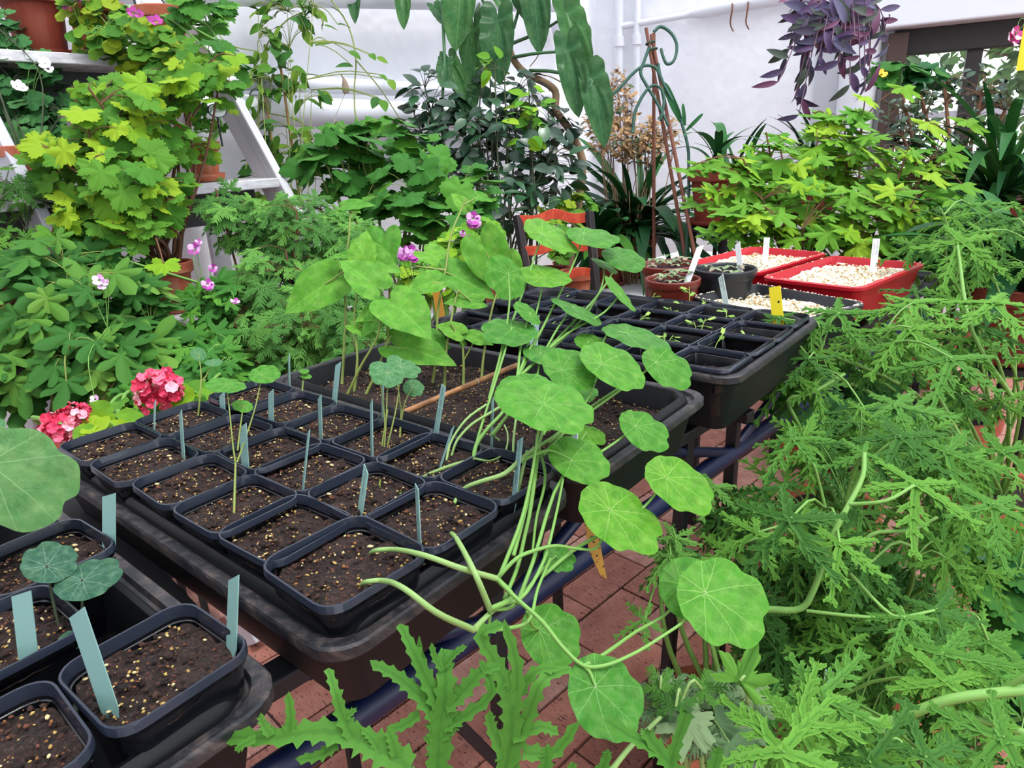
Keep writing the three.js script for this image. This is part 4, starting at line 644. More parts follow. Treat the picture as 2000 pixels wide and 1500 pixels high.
function plantTag(label, x0, y0, x1, y1, wpx, o = {}) {                          // foot, top, apparent width
  const f = o.foot ?? soilPt(x0, y0, o.h ?? RIM + 0.006), d = depthOf(f), top = at(x1, y1, d + (o.lean ?? 0)), up = top.clone().sub(f), h = up.length(), w = o.w ?? 0.0145; up.normalize();
  const c = Math.min(1, wpx * d / FOCAL / w), sight = f.clone().add(top).multiplyScalar(0.5).sub(CAM).normalize(), across = up.clone().cross(sight).normalize().negate(), deep = across.clone().cross(up).normalize(), side = across.multiplyScalar(c).addScaledVector(deep, (o.turn ?? 1) * Math.sqrt(1 - c * c)); if (side.dot(RIGHT) < 0) side.negate(); side.addScaledVector(up, -side.dot(up)).normalize();
  const t = thing(o.name ?? 'plant_tag', label, o.cat ?? 'tag', f, o.group); const m = mesh('plate', plate(w, h, o.cut ?? 0.006), o.mat ?? tagM.teal, t), z = side.clone().cross(up);
  m.quaternion.setFromRotationMatrix(new THREE.Matrix4().makeBasis(side, up, z)); if (o.hole) { m.geometry = merge([m.geometry]); mesh('hole', new THREE.CylinderGeometry(0.0022, 0.0022, 0.0012, 12).rotateX(Math.PI / 2).translate(w * 0.22, h * 0.62, 0), M(0x2a2a20, 0.8), m); }
  return t;
}
[[300, 858, 303, 780, 2.5, 'thin edge-on grey tag below the round pink flower head'], [359, 902, 352, 800, 5, 'narrow teal tag in the second pot from the left, front row'], [436, 815, 433, 765, 9, 'teal tag just below the wide two-leaf seedling'],
  [480, 930, 474, 826, 13, 'broad pale teal tag behind the three-stalked seedling'], [530, 838, 529, 760, 9, 'pale teal tag left of the tiny stacked sprout'], [566, 768, 564, 690, 2.5, 'thin edge-on grey tag at the left end of the bean tray'],
  [652, 793, 661, 706, 9, 'teal tag leaning right at the bean tray rim'], [627, 868, 624, 770, 6, 'slim teal tag in the middle of the back row of pots'], [590, 970, 604, 836, 3, 'thin edge-on tag leaning right in the front half of the pots'],
  [727, 910, 725, 780, 4, 'thin upright tag just left of the five-leaf seedling'], [747, 820, 748, 740, 3, 'thin tag half hidden behind the five-leaf seedling'], [857, 920, 886, 830, 3, 'thin grey tag leaning right beside the pale curved stems'], [960, 868, 962, 775, 4, 'narrow grey tag at the bean tray rim under the widest leaf']].forEach(([a, b, c, d, w, l]) => plantTag(l, a, b, c, d, w));
const inkTeal = M(0xffffff, 0.5, { map: ink(['Ton Vikma Alba'], '#7ea49c'), key: 'inkteal' }), inkTeal2 = M(0xffffff, 0.5, { map: ink(['Cosm. vul. 14/5'], '#7a9e98'), key: 'inkteal2' }), inkTeal3 = M(0xffffff, 0.5, { map: ink(['Wine T. Glob. 26/3'], '#789e9a'), key: 'inkteal3' });
plantTag('written teal tag with slanted top leaning right between the front pots', 703, 1005, 716, 908, 10, { mat: inkTeal, cut: -0.007 });
plantTag('written teal tag leaning right by the end of the bamboo cane', 850, 855, 867, 750, 9, { mat: inkTeal2, cut: -0.004 });
plantTag('written teal tag standing among the upright nasturtium stalks', 1003, 985, 1017, 852, 9, { mat: inkTeal3, cut: 0.005 });
plantTag('narrow written tag in the corner of the nearest large pot', 820, 1076, 814, 946, 6, { mat: inkTeal2, cut: -0.004 });
plantTag('wide teal tag standing behind the dark two-leaf seedling', 213, 1066, 213, 962, 22, { cut: 0.004, h: RIM + 0.018 });
plantTag('teal tag at the aisle end of the nearest tray, top cut slanted', 452, 1264, 457, 1118, 18, { cut: 0.007, h: RIM + 0.018 });
plantTag('wide teal tag at the far left bottom, leaning left', 57, 1296, 41, 1155, 31, { cut: 0.003, h: RIM + 0.014 });
plantTag('wide teal tag leaning left in front of the dark seedling', 214, 1384, 148, 1190, 28, { cut: 0.004, h: RIM + 0.018 });
plantTag('pale blue tag with bold writing between bean and seedling trays', 1042, 690, 1046, 615, 15, { mat: M(0xffffff, 0.5, { map: ink(['BASIL. 14/5'], '#b8d2dc'), key: 'inkb' }) });
plantTag('small blue-white tag corner under the middle round leaf', 1118, 900, 1122, 845, 13, { mat: M(0xc4dae2, 0.5) });
plantTag('blank white tag with a split top in the front brown pot', 1354, 560, 1369, 478, 11, { mat: tagM.pale, foot: RP1.position.clone().add(V3(0.0, 0.08, 0.03)), w: 0.014 });
plantTag('blank white tag in the black round pot', 1430, 530, 1440, 472, 10, { mat: tagM.pale, foot: RP3.position.clone().add(V3(0.015, 0.092, 0.03)), w: 0.014 });
plantTag('green-white written tag leaning left at the black perlite tray', 1418, 594, 1407, 536, 10, { mat: M(0xffffff, 0.5, { map: ink(['Sempervivum', ' Mix 15/5'], '#cfe0da'), key: 'inks' }), h: RIM + 0.01, w: 0.013 });
const inkW = M(0xffffff, 0.5, { map: ink(['LUFFAKUNG-', '  ENDU 15/2'], '#eef0f2'), key: 'inkw' });
plantTag('white tag with two lines of black writing in the left red tray', 1494, 512, 1498, 464, 12, { mat: inkW, foot: onY(1494, 512, RIM + 0.005), cut: 0 });
plantTag('white tag with two lines of black writing in the right red tray', 1705, 530, 1712, 466, 14, { mat: inkW, foot: onY(1705, 530, RIM + 0.005), cut: 0, w: 0.015 });
plantTag('yellow card with a small hole standing before the black perlite tray', 1521, 640, 1513, 560, 21, { mat: tagM.yellow, name: 'sticky_card', cat: 'card', w: 0.022, cut: 0, hole: 1, h: RIM + 0.0 });
plantTag('ochre sticky card standing behind the tall bean plants', 861, 620, 850, 552, 16, { mat: tagM.ochre, name: 'sticky_card', cat: 'card', w: 0.024, cut: 0.002, h: RIM + 0.01 });
// ---------------------------------------------------------------- stepped plant stand leaning along the left wall
const STEP = [[1.435, -2.1], [1.06, -1.85], [0.73, -1.6], [0.38, -1.35]], SX = [-0.35, 1.13];
{
  const o = V3(0.4, 0, -1.8), t = thing('plant_stand', 'white stepped wooden plant stand against the left wall, crowded with pots', 'shelf', o);
  for (const [y, z] of STEP) { mesh('step', local(box(SX[1] - SX[0], 0.03, 0.24, (SX[0] + SX[1]) / 2, y - 0.015, z, 0.004), o), plankM, t); mesh('shade_board', local(box(SX[1] - SX[0] - 0.04, 0.1, 0.02, (SX[0] + SX[1]) / 2, y - 0.085, z - 0.02, 0.003), o), M(0x3c3f40, 0.8), t); }  // dark boards added under the steps, with the shade put into their colour
  for (const x of [SX[0] - 0.01, SX[1] + 0.01, 0.42]) { mesh('stringer', local(bar(V3(x, 1.62, -2.2), V3(x, 0, -1.05), 0.03, 0.11), o), x > 1 ? plankM : greyPaint, t); mesh('back_leg', local(bar(V3(x, 1.5, -2.22), V3(x, 0, -2.25), 0.03, 0.07), o), greyPaint, t); }
}
// ---------------------------------------------------------------- plants on the stand
const potTop = (p, h) => p.clone().add(V3(0, h * 0.9, 0));
function potted(o, r, h, mat, saucer = true) { o.soil = h * 0.9; const t = bush(o); potPart(t, r, h, mat, saucer); return t; }
const stepAt = (x, k, y0 = STEP[k][0]) => { const p = onPlane(x, 300, V3(0, 0, STEP[k][1]), V3(0, 0, 1)); return V3(p.x, y0, STEP[k][1]); };
{
  const p = thing('terracotta_pot', 'large dark terracotta pot on a red saucer at the top left corner', 'pot', at(75, 60, 2.07).setY(STEP[0][0])), q = p.position;
  potPart(p, 0.092, 0.19, clayDarkM, true);
}
potted({ name: 'potted_scented_geranium', label: 'potted geranium with small grey-green leaves and white flowers, top left edge', base: V3(0.47, STEP[1][0], STEP[1][1]), blobs: [[40, 170, 70, 90, 1.95, 0.12], [70, 250, 50, 60, 1.92, 0.1], [10, 70, 30, 50, 1.95, 0.1]], n: 170, extra: 60, size: [0.018, 0.036], geos: G.mallow, mats: TONES.blue, stems: 3, stemR: 0.0025, rand: 0.8, stem: stemM.dark }, 0.07, 0.12);
potted({ name: 'potted_ivy_geranium', label: 'potted trailing geranium with round leaves and magenta flowers on the top step', base: V3(0.82, STEP[0][0], STEP[0][1]), blobs: [[190, 30, 60, 40, 2.02, 0.12], [270, 90, 80, 50, 1.98, 0.12], [340, 120, 60, 45, 1.96, 0.1], [180, 80, 40, 30, 2.0, 0.08]], n: 250, extra: 60, size: [0.016, 0.03], geos: G.round, mats: TONES.ivy, stems: 3, face: 0.9 }, 0.085, 0.15);
potted({ name: 'potted_geranium', label: 'terracotta pot under white oval sign at the top, with big lobed leaves', base: V3(1.0, STEP[0][0], -2.06), blobs: [[390, 20, 60, 50, 2.1, 0.08], [430, 130, 45, 45, 2.05, 0.08]], n: 34, size: [0.034, 0.056], geos: G.geranium, mats: TONES.mid, stems: 3 }, 0.082, 0.15);
potted({ name: 'potted_geranium', label: 'large yellow-green lobed geranium spilling down the middle of the stand', base: V3(0.645, STEP[2][0], STEP[2][1]), blobs: [[260, 250, 110, 90, 1.78, 0.16], [180, 330, 110, 80, 1.75, 0.14], [270, 370, 85, 80, 1.72, 0.14], [350, 180, 60, 50, 1.85, 0.12], [200, 440, 90, 40, 1.7, 0.1], [410, 145, 45, 35, 1.9, 0.08], [290, 450, 50, 30, 1.7, 0.08], [190, 200, 50, 40, 1.8, 0.1]], n: 235, extra: 120, size: [0.024, 0.054], geos: G.geranium, mats: TONES.yellowgreen, stems: 3, stem: stemM.brown, face: 0.85, rand: 0.85, hero: [[460, 110, 1.9, 0.04], [450, 160, 1.9, 0.05], [100, 455, 1.65, 0.045], [320, 515, 1.64, 0.045], [130, 380, 1.68, 0.05], [265, 360, 1.66, 0.05]] }, 0.07, 0.13);
potted({ name: 'potted_geranium', label: 'small lobed geranium in a bright terracotta pot on the second step', base: onPlane(403, 345, V3(0, 0, -1.85), V3(0, 0, 1)).setY(STEP[1][0]), blobs: [[415, 225, 45, 32, 2.12, 0.06], [385, 290, 40, 30, 2.08, 0.05]], n: 34, size: [0.02, 0.034], geos: G.geranium, mats: TONES.yellowgreen, stems: 3 }, 0.056, 0.115);
potted({ name: 'potted_geranium', label: 'oak-leaved geranium with long rounded lobes filling the lower left', base: V3(0.2, STEP[3][0], STEP[3][1]), blobs: [[110, 520, 110, 60, 1.62, 0.12], [90, 620, 100, 70, 1.55, 0.14], [230, 600, 110, 80, 1.6, 0.14], [200, 700, 130, 60, 1.52, 0.12], [60, 720, 80, 60, 1.5, 0.1], [290, 700, 60, 50, 1.55, 0.1]], n: 190, extra: 120, size: [0.034, 0.062], geos: G.oak, mats: TONES.soft, stems: 3, stemR: 0.004, stem: stemM.olive, face: 0.8, rand: 0.8, hero: [[150, 600, 1.5, 0.055], [60, 610, 1.48, 0.05], [250, 680, 1.5, 0.05], [190, 720, 1.45, 0.055], [300, 690, 1.5, 0.05], [130, 745, 1.4, 0.05]] }, 0.09, 0.15);
potted({ name: 'potted_geranium', label: 'ferny cut-leaved geranium at the far left edge, halfway up', base: V3(0.24, STEP[2][0], STEP[2][1]), blobs: [[20, 370, 50, 40, 1.7, 0.1], [10, 480, 40, 50, 1.66, 0.08]], n: 60, size: [0.035, 0.06], geos: G.laceFine, mats: lace, stems: 3, stemR: 0.003, stem: stemM.dark }, 0.07, 0.13);
potted({ name: 'potted_geranium', label: 'toothed green geranium trailing below the pot on the third step', base: V3(0.95, STEP[3][0], -1.33), blobs: [[430, 600, 70, 60, 1.72, 0.1], [380, 690, 90, 50, 1.62, 0.1], [250, 540, 40, 40, 1.7, 0.1], [330, 760, 80, 40, 1.5, 0.1], [420, 720, 50, 40, 1.55, 0.1]], n: 150, extra: 90, size: [0.026, 0.046], geos: G.palmate, mats: TONES.mid, stems: 3 }, 0.07, 0.12);
// small flowers: five petals around a dark eye
const petalGeo = starLeaf(lobes([[0, 1, 70, 0.25]], 0, 5), 20, { rings: [1], cy: 0.1, z: (x, y, a, t) => 0.12 * t * Math.cos(a * 3) });
function flower(parent, p, n, s, cols, count = 5, nm = 'flower') {
  const f = new THREE.Group(); f.name = nm; f.position.copy(p); parent.add(f); const q = new THREE.Vector3().copy(n).normalize(), a = V3(0.3, 1, 0.1).addScaledVector(q, -q.dot(V3(0.3, 1, 0.1))).normalize();
  for (let k = 0; k < count; k++) { const d = a.clone().applyAxisAngle(q, k / count * 2 * Math.PI + rr(-0.15, 0.15)); orient(mesh('petal', petalGeo, cols[k % cols.length], f), d.clone().multiplyScalar(s * 0.35), q.clone().addScaledVector(d, -0.5), d, s * 0.62); }
  return f;
}
const pinkM = [M(0xdc3058, 0.6), M(0xea6884, 0.6), M(0xf4a8b8, 0.6), M(0xcc2048, 0.6), M(0xe84870, 0.6)], violetM = [M(0xa83f9c, 0.6), M(0xd9a8d8, 0.6), M(0x86297c, 0.6)], whiteFl = [M(0xf2ecf4, 0.6)], magM = [M(0xb8429c, 0.6), M(0x9a2c80, 0.6)];
function flowersOn(name, label, root, list, cols, stemMat = stemM.green, count = 5) {
  const t = thing(name, label, 'flower', root), g = new GB();
  for (const [x, y, d, s] of list) { const p = at(x, y, d); g.tube(path([root, root.clone().lerp(p, 0.6).add(V3(rr(-0.02, 0.02), 0.03, rr(-0.02, 0.02))), p], 8), 0.0012, 0.0008, 4); flower(t, p.clone().sub(root), LIGHTSIDE.clone().add(V3(rr(-0.4, 0.4), rr(-0.4, 0.2), rr(-0.4, 0.4))), s, cols, count); }
  mesh('stalk', local(g.build(), root), stemMat, t); return t;
}
flowersOn('flower_sprig', 'sprig of magenta flowers at the top edge above the round leaves', at(160, 60, 1.98), [[138, 6, 1.93, 0.016], [150, 2, 1.92, 0.015], [130, 14, 1.93, 0.012]], magM);
flowersOn('flower_sprig', 'magenta flower pair left of the terracotta pot on the top step', at(265, 80, 1.92), [[260, 25, 1.88, 0.018], [272, 28, 1.87, 0.014], [305, 42, 1.87, 0.02], [295, 38, 1.87, 0.012]], magM);
flowersOn('flower_sprig', 'white flowers among the small grey-green leaves', at(60, 220, 1.9), [[88, 125, 1.82, 0.018], [94, 134, 1.82, 0.014], [35, 168, 1.83, 0.018], [44, 172, 1.83, 0.014], [84, 118, 1.83, 0.012]], whiteFl);
flowersOn('flower_sprig', 'small crimson flower beside the second-step pot', at(365, 300, 2.0), [[348, 256, 1.95, 0.018], [357, 250, 1.95, 0.012]], [pinkM[3], pinkM[0]]);
flowersOn('flower_sprig', 'dark violet flowers hanging before the third-step pot', at(410, 600, 1.7), [[380, 487, 1.66, 0.018], [388, 474, 1.66, 0.01], [416, 524, 1.65, 0.012], [405, 556, 1.64, 0.016], [410, 562, 1.64, 0.012], [459, 590, 1.6, 0.012]], violetM);
flowersOn('flower_sprig', 'pale lilac flowers among the oak-shaped leaves', at(210, 640, 1.5), [[193, 547, 1.46, 0.014], [200, 556, 1.46, 0.012], [208, 552, 1.46, 0.009], [185, 780, 1.36, 0.01]], [violetM[1], whiteFl[0]]);
// round double flower heads of the pink geraniums
const ruffle = starLeaf(lobes([[0, 1, 80, 0.18], [90, 0.7, 50, 0.3], [-90, 0.7, 50, 0.3]], 0.06, 11), 26, { rings: [0.5, 1], z: (x, y, a, t) => 0.3 * t * t + 0.16 * t * Math.sin(a * 5) });
function pinkGeranium(label, root, heads, leafBlobs) {
  const t = bush({ name: 'pink_geranium', label, category: 'flower', base: root, soil: 0.09, blobs: leafBlobs, n: 26, size: [0.018, 0.03], geos: G.round, mats: TONES.yellowgreen, stems: 2 });
  potPart(t, 0.06, 0.1, clayM, true); stool(t, root.y, 0.08);
  const g = new GB(); for (const [x, y, d, R, sq] of heads) {
    const c = at(x, y, d), f = new THREE.Group(); f.name = 'flower_head'; f.position.copy(c.clone().sub(root)); t.add(f); g.tube(path([root, root.clone().lerp(c, 0.5).add(V3(0.01, 0.02, 0)), c], 8), 0.0022, 0.0018, 6);
    const n = Math.round(70 * (R / 0.04)); for (let k = 0; k < n; k++) { const y1 = 1 - 1.7 * (k + 0.5) / n, r1 = Math.sqrt(1 - y1 * y1), a = k * 2.39996, v = V3(Math.cos(a) * r1, y1, Math.sin(a) * r1).add(V3(rr(-0.15, 0.15), rr(-0.15, 0.15), rr(-0.15, 0.15))), p = v.clone().multiplyScalar(R * rr(0.72, 1)); p.y *= sq; orient(mesh('petal', ruffle, pick(pinkM), f), p, v.clone().add(V3(rr(-0.6, 0.6), rr(-0.3, 0.6), rr(-0.6, 0.6))), V3(rr(-1, 1), rr(-1, 1), rr(-1, 1)), R * rr(0.26, 0.4)); }
  }
  mesh('flower_stalk', local(g.build(), root), stemM.green, t); return t;
}
pinkGeranium('pink geranium with one round flower head standing behind the trays', onY(330, 850, 0.5), [[310, 762, 1.15, 0.037, 0.9]], [[250, 815, 60, 20, 1.2, 0.06], [370, 790, 30, 25, 1.2, 0.05]]);
pinkGeranium('pink geranium with a loose drooping flower head left of the trays', onY(150, 930, 0.5), [[125, 835, 1.02, 0.027, 1], [150, 815, 1.03, 0.022, 1], [98, 848, 1.02, 0.02, 1]], [[220, 840, 40, 20, 1.05, 0.05]]);
pinkGeranium('small pink flower head glimpsed behind the wide two-leaf seedling', onY(440, 830, 0.45), [[428, 770, 1.2, 0.012, 1]], [[400, 790, 30, 18, 1.22, 0.04]]);

// ---------------------------------------------------------------- middle: bushes in front of the left wall
const onFloorPot = (x, d, y = 0) => at(x, 600, d).setY(y);
potted({ name: 'potted_geranium', label: 'tall feathery bright green geranium between stand and bean tray', base: onFloorPot(580, 1.85), blobs: [[470, 430, 70, 60, 1.9, 0.12], [590, 460, 100, 80, 1.88, 0.14], [560, 560, 110, 80, 1.8, 0.14], [660, 620, 90, 70, 1.7, 0.12], [560, 660, 100, 60, 1.7, 0.12], [700, 500, 60, 70, 1.85, 0.1], [690, 700, 50, 40, 1.6, 0.06]], n: 300, extra: 160, size: [0.042, 0.07], geos: G.laceFine, mats: laceBack, stems: 3, stem: stemM.brown, face: 0.9, stalk: 0.001 }, 0.11, 0.2);
potted({ name: 'potted_mallow', label: 'tall bush of broad soft lobed leaves below the pipes, centre', base: onFloorPot(760, 2.35), blobs: [[650, 320, 80, 60, 2.35, 0.14], [760, 290, 90, 50, 2.4, 0.14], [800, 360, 110, 60, 2.3, 0.16], [900, 370, 80, 50, 2.3, 0.14], [760, 430, 110, 50, 2.2, 0.14], [880, 450, 80, 50, 2.2, 0.1], [680, 270, 50, 30, 2.4, 0.06]], n: 165, extra: 60, size: [0.034, 0.07], geos: G.mallow, mats: TONES.mid, stems: 4, stem: stemM.olive, face: 0.45, up: 0.9, rand: 0.7, hero: [[650, 245, 2.4, 0.06], [740, 240, 2.4, 0.08], [690, 265, 2.4, 0.05], [640, 295, 2.3, 0.075]] }, 0.13, 0.22);
potted({ name: 'potted_geranium', label: 'small-leaved trailing plant with violet flowers behind the beans', base: onFloorPot(890, 1.75), blobs: [[900, 490, 55, 40, 1.75, 0.08], [940, 460, 40, 30, 1.78, 0.06], [860, 560, 40, 35, 1.7, 0.06], [820, 540, 40, 40, 1.72, 0.06]], n: 170, extra: 60, size: [0.012, 0.022], geos: G.round, mats: TONES.lime, stems: 4 }, 0.09, 0.15);
flowersOn('flower_sprig', 'violet and white flower pair beside the heart-shaped leaves', onFloorPot(800, 1.75, 0.6), [[792, 495, 1.6, 0.02], [804, 494, 1.6, 0.02], [812, 500, 1.6, 0.016], [786, 499, 1.6, 0.014], [808, 505, 1.6, 0.014]], violetM);
flowersOn('flower_sprig', 'upright violet flower above the small bright leaves', onFloorPot(920, 1.75, 0.6), [[924, 428, 1.66, 0.02], [930, 437, 1.66, 0.016], [920, 438, 1.66, 0.014], [915, 470, 1.66, 0.014], [955, 462, 1.66, 0.01], [858, 562, 1.6, 0.016], [904, 456, 1.66, 0.009]], violetM);
potted({ name: 'potted_shrub', label: 'dark glossy evergreen shrub with oval leaves before the left wall', base: onFloorPot(960, 2.9), blobs: [[850, 190, 50, 50, 2.9, 0.14], [830, 240, 45, 45, 2.9, 0.12], [900, 270, 80, 70, 2.9, 0.18], [980, 300, 80, 80, 2.9, 0.18], [1070, 330, 60, 60, 2.85, 0.16], [960, 390, 90, 50, 2.8, 0.18], [960, 190, 30, 60, 2.9, 0.1], [1030, 200, 50, 50, 2.95, 0.12], [1080, 270, 40, 60, 2.9, 0.1]], n: 300, extra: 260, size: [0.06, 0.1], geos: [G.oval[0], G.lanceolate[1], G.oval[0]], mats: TONES.dark, stems: 2, stem: stemM.dark, face: 0.5, rand: 0.8, up: 0.6, tipY: 0.4, stalk: 0.0016 }, 0.14, 0.26);
potted({ name: 'potted_shrub', label: 'bright young shoots rising out of the dark shrub', base: onFloorPot(1010, 2.75), blobs: [[965, 130, 25, 25, 2.8, 0.05], [1040, 200, 30, 40, 2.78, 0.06], [1035, 250, 25, 40, 2.75, 0.05]], n: 50, size: [0.05, 0.08], geos: G.oval, mats: TONES.lime, stems: 2, tipY: 0.7, stem: stemM.dark, rand: 0.7 }, 0.1, 0.16);
// ---------------------------------------------------------------- climbing vine on canes
{
  const root = onFloorPot(560, 2.45), t = bush({ name: 'climbing_vine', label: 'thin climbing vine with small divided leaves tied to canes on the left wall', base: root, blobs: [[560, 30, 60, 40, 2.64, 0.06], [520, 90, 25, 40, 2.64, 0.05], [530, 150, 50, 30, 2.64, 0.06], [510, 180, 20, 40, 2.64, 0.05], [570, 140, 30, 20, 2.64, 0.04], [590, 180, 40, 16, 2.64, 0.04], [560, 270, 50, 50, 2.64, 0.06], [600, 300, 40, 40, 2.7, 0.06], [520, 330, 40, 30, 2.7, 0.06], [620, 15, 30, 20, 2.64, 0.05], [540, 370, 40, 20, 2.7, 0.05]], n: 260, size: [0.04, 0.075], geos: G.oval, mats: TONES.vine, stems: 1, stemR: 0.003, stem: stemM.olive, face: 0.6, rand: 0.9, tubes: [[[[500, 330, 2.64], [506, 200, 2.66], [512, 120, 2.66], [520, 90, 2.66], [560, 40, 2.66], [600, 20, 2.66]], 0.004, 0.0025], [[[640, -10, 2.67], [680, 50, 2.67], [695, 115, 2.67], [692, 180, 2.67], [700, 240, 2.64], [740, 275, 2.7]], 0.003, 0.003], [[[696, 118, 2.67], [740, 170, 2.64], [780, 230, 2.7]], 0.003, 0.002], [[[380, -40, 2.5], [410, 40, 2.5], [445, 85, 2.5], [500, 100, 2.6]], 0.003, 0.002], [[[520, 220, 2.7], [580, 235, 2.7], [610, 260, 2.7], [640, 330, 2.65]], 0.0025, 0.002], [[[480, 330, 2.6], [495, 270, 2.6], [492, 300, 2.6]], 0.0025, 0.0015]], hero: [[632, 50, 2.64, 0.06, 60], [660, 48, 2.64, 0.06, 40], [645, 85, 2.64, 0.07, -80], [680, 100, 2.64, 0.06, 120], [690, 130, 2.64, 0.07, -110], [722, 105, 2.64, 0.05, 150], [735, 112, 2.64, 0.05, 110], [740, 145, 2.64, 0.05, 150], [760, 155, 2.64, 0.06, 160], [745, 195, 2.64, 0.07, 170], [738, 190, 2.64, 0.06, 200]] });
  for (const [x0, y0, x1, y1, l] of [[518, 190, 550, 420, 'left'], [548, 130, 590, 430, 'right']]) { const a = at(x1, y1, 2.62).setY(0.05), b = at(x0, y0, 2.66), c = thing('bamboo_cane', `tan bamboo cane propping the wall vine, the ${l} of two`, 'cane', a); mesh('cane', local(tubeGeo([a, a.clone().lerp(b, 0.5), b], 0.007, 0.005, 8), a), M(0xb08a58, 0.7), c); }
}
// ---------------------------------------------------------------- climbing philodendron: large arrow-shaped leaves
const arrow = (k) => starLeaf((a) => { const x = Math.abs(a); const P = [[0, 1], [0.12, 0.93], [0.3, 0.74], [0.55, 0.52], [0.9, 0.36], [1.35, 0.28], [1.8, 0.27], [2.3, 0.34], [2.65, 0.4], [2.9, 0.34], [3.1416, 0.12]]; for (let i = 1; i < P.length; i++) if (x <= P[i][0] + 1e-6) return lerp(P[i - 1][1], P[i][1], (x - P[i - 1][0]) / (P[i][0] - P[i - 1][0])) * (1 + 0.015 * Math.sin(a * 9 + k)); return 0.12; }, 72, { rings: [0.3, 0.6, 0.85, 1], us: 0.49, z: (x, y) => 0.35 * Math.abs(x) - 0.2 * y * Math.abs(y) + 0.02 * Math.sin(y * 22) });
const arrowGeos = [arrow(0), arrow(2)];
{
  const root = onFloorPot(1060, 3.0), t = thing('philodendron', 'climbing plant with large hanging arrow-shaped leaves before the left wall', 'plant', root), g = new GB(), w = new GB(), d = 2.85;
  const L = [[902, -30, 888, 84, 0, 0, 1.05], [972, 42, 972, 150, 0, 8, 1.15], [1040, -30, 1055, 90, 0.05, 0, 0.9], [1108, 28, 1150, 155, 0.05, -8, 0.85], [1110, 100, 1130, 216, -0.05, 5, 0.85], [1155, 155, 1184, 272, -0.05, -6, 0.95], [925, 60, 922, 190, 0.08, 20, 0.7], [1010, -20, 1035, 35, 0.1, 0, 1.2], [870, 125, 865, 165, 0, 0, 1.2], [880, 122, 905, 185, 0.03, 10, 0.9], [850, 15, 868, 42, 0.1, 0, 1.2], [690, -20, 692, 34, 0.1, 0, 0.8], [786, -20, 788, 46, 0.1, 0, 0.8], [1100, 0, 1118, 20, 0.1, 0, 1], [920, 190, 905, 240, 0.05, 0, 1.1], [960, -25, 985, 15, 0.1, 0, 1]];
  L.forEach(([x, y, x1, y1, z, r, wd], i) => tipLeaf(t, root, arrowGeos[i % 2], i % 3 ? philoM : philoM2, x, y, d + z, x1, y1, d + z - 0.05, r, wd * 0.85, 1.0));
  for (const l of [[[1000, 85, d + 0.1], [1055, 62, d + 0.08], [1108, 30, d + 0.06]], [[1003, 112, d + 0.1], [1050, 104, d], [1110, 100, d - 0.04]], [[1035, 138, d + 0.1], [1080, 140, d], [1118, 150, d - 0.05], [1150, 172, d - 0.06], [1157, 158, d - 0.06]], [[1000, 80, d + 0.1], [985, 30, d + 0.05], [972, 42, d + 0.01]], [[985, 100, d + 0.1], [940, 70, d + 0.1], [925, 60, d + 0.08]], [[1003, 55, d + 0.1], [1020, 0, d + 0.1], [1040, -40, d + 0.05]], [[970, 60, d + 0.1], [930, -20, d + 0.05], [902, -36, d]], [[862, -40, d], [866, 60, d], [868, 125, d], [864, 200, d], [866, 290, d]], [[790, -60, d + 0.1], [786, -20, d + 0.1]], [[690, -60, d + 0.1], [690, -20, d + 0.1]], [[905, 260, d + 0.05], [915, 215, d + 0.05], [920, 190, d + 0.05]]]) g.tube(path(l), 0.008, 0.005, 7);
  for (const l of [[root, [1138, 330, d + 0.1], [1134, 300, d + 0.1], [1110, 250, d + 0.1], [1086, 215, d + 0.1], [1085, 180, d + 0.1], [1070, 165, d + 0.1], [1025, 142, d + 0.1], [1000, 110, d + 0.12], [985, 40, d + 0.15], [980, -60, d + 0.15]]]) w.tube(path(l), 0.018, 0.014, 9);
  for (const l of [[[1060, 80, d + 0.1], [1050, 110, d + 0.1], [1035, 130, d + 0.1]], [[1095, 160, d], [1075, 150, d], [1045, 145, d + 0.1]], [[1125, 300, d + 0.08], [1100, 290, d + 0.05], [1085, 300, d]]]) w.tube(path(l), 0.003, 0.002, 5);
  mesh('leaf_stalk', local(g.build(), root), M(0x3f6c40, 0.5), t); mesh('stem', local(w.build(), root), stemM.wood, t); potPart(t, 0.14, 0.25, clayM, true);
}
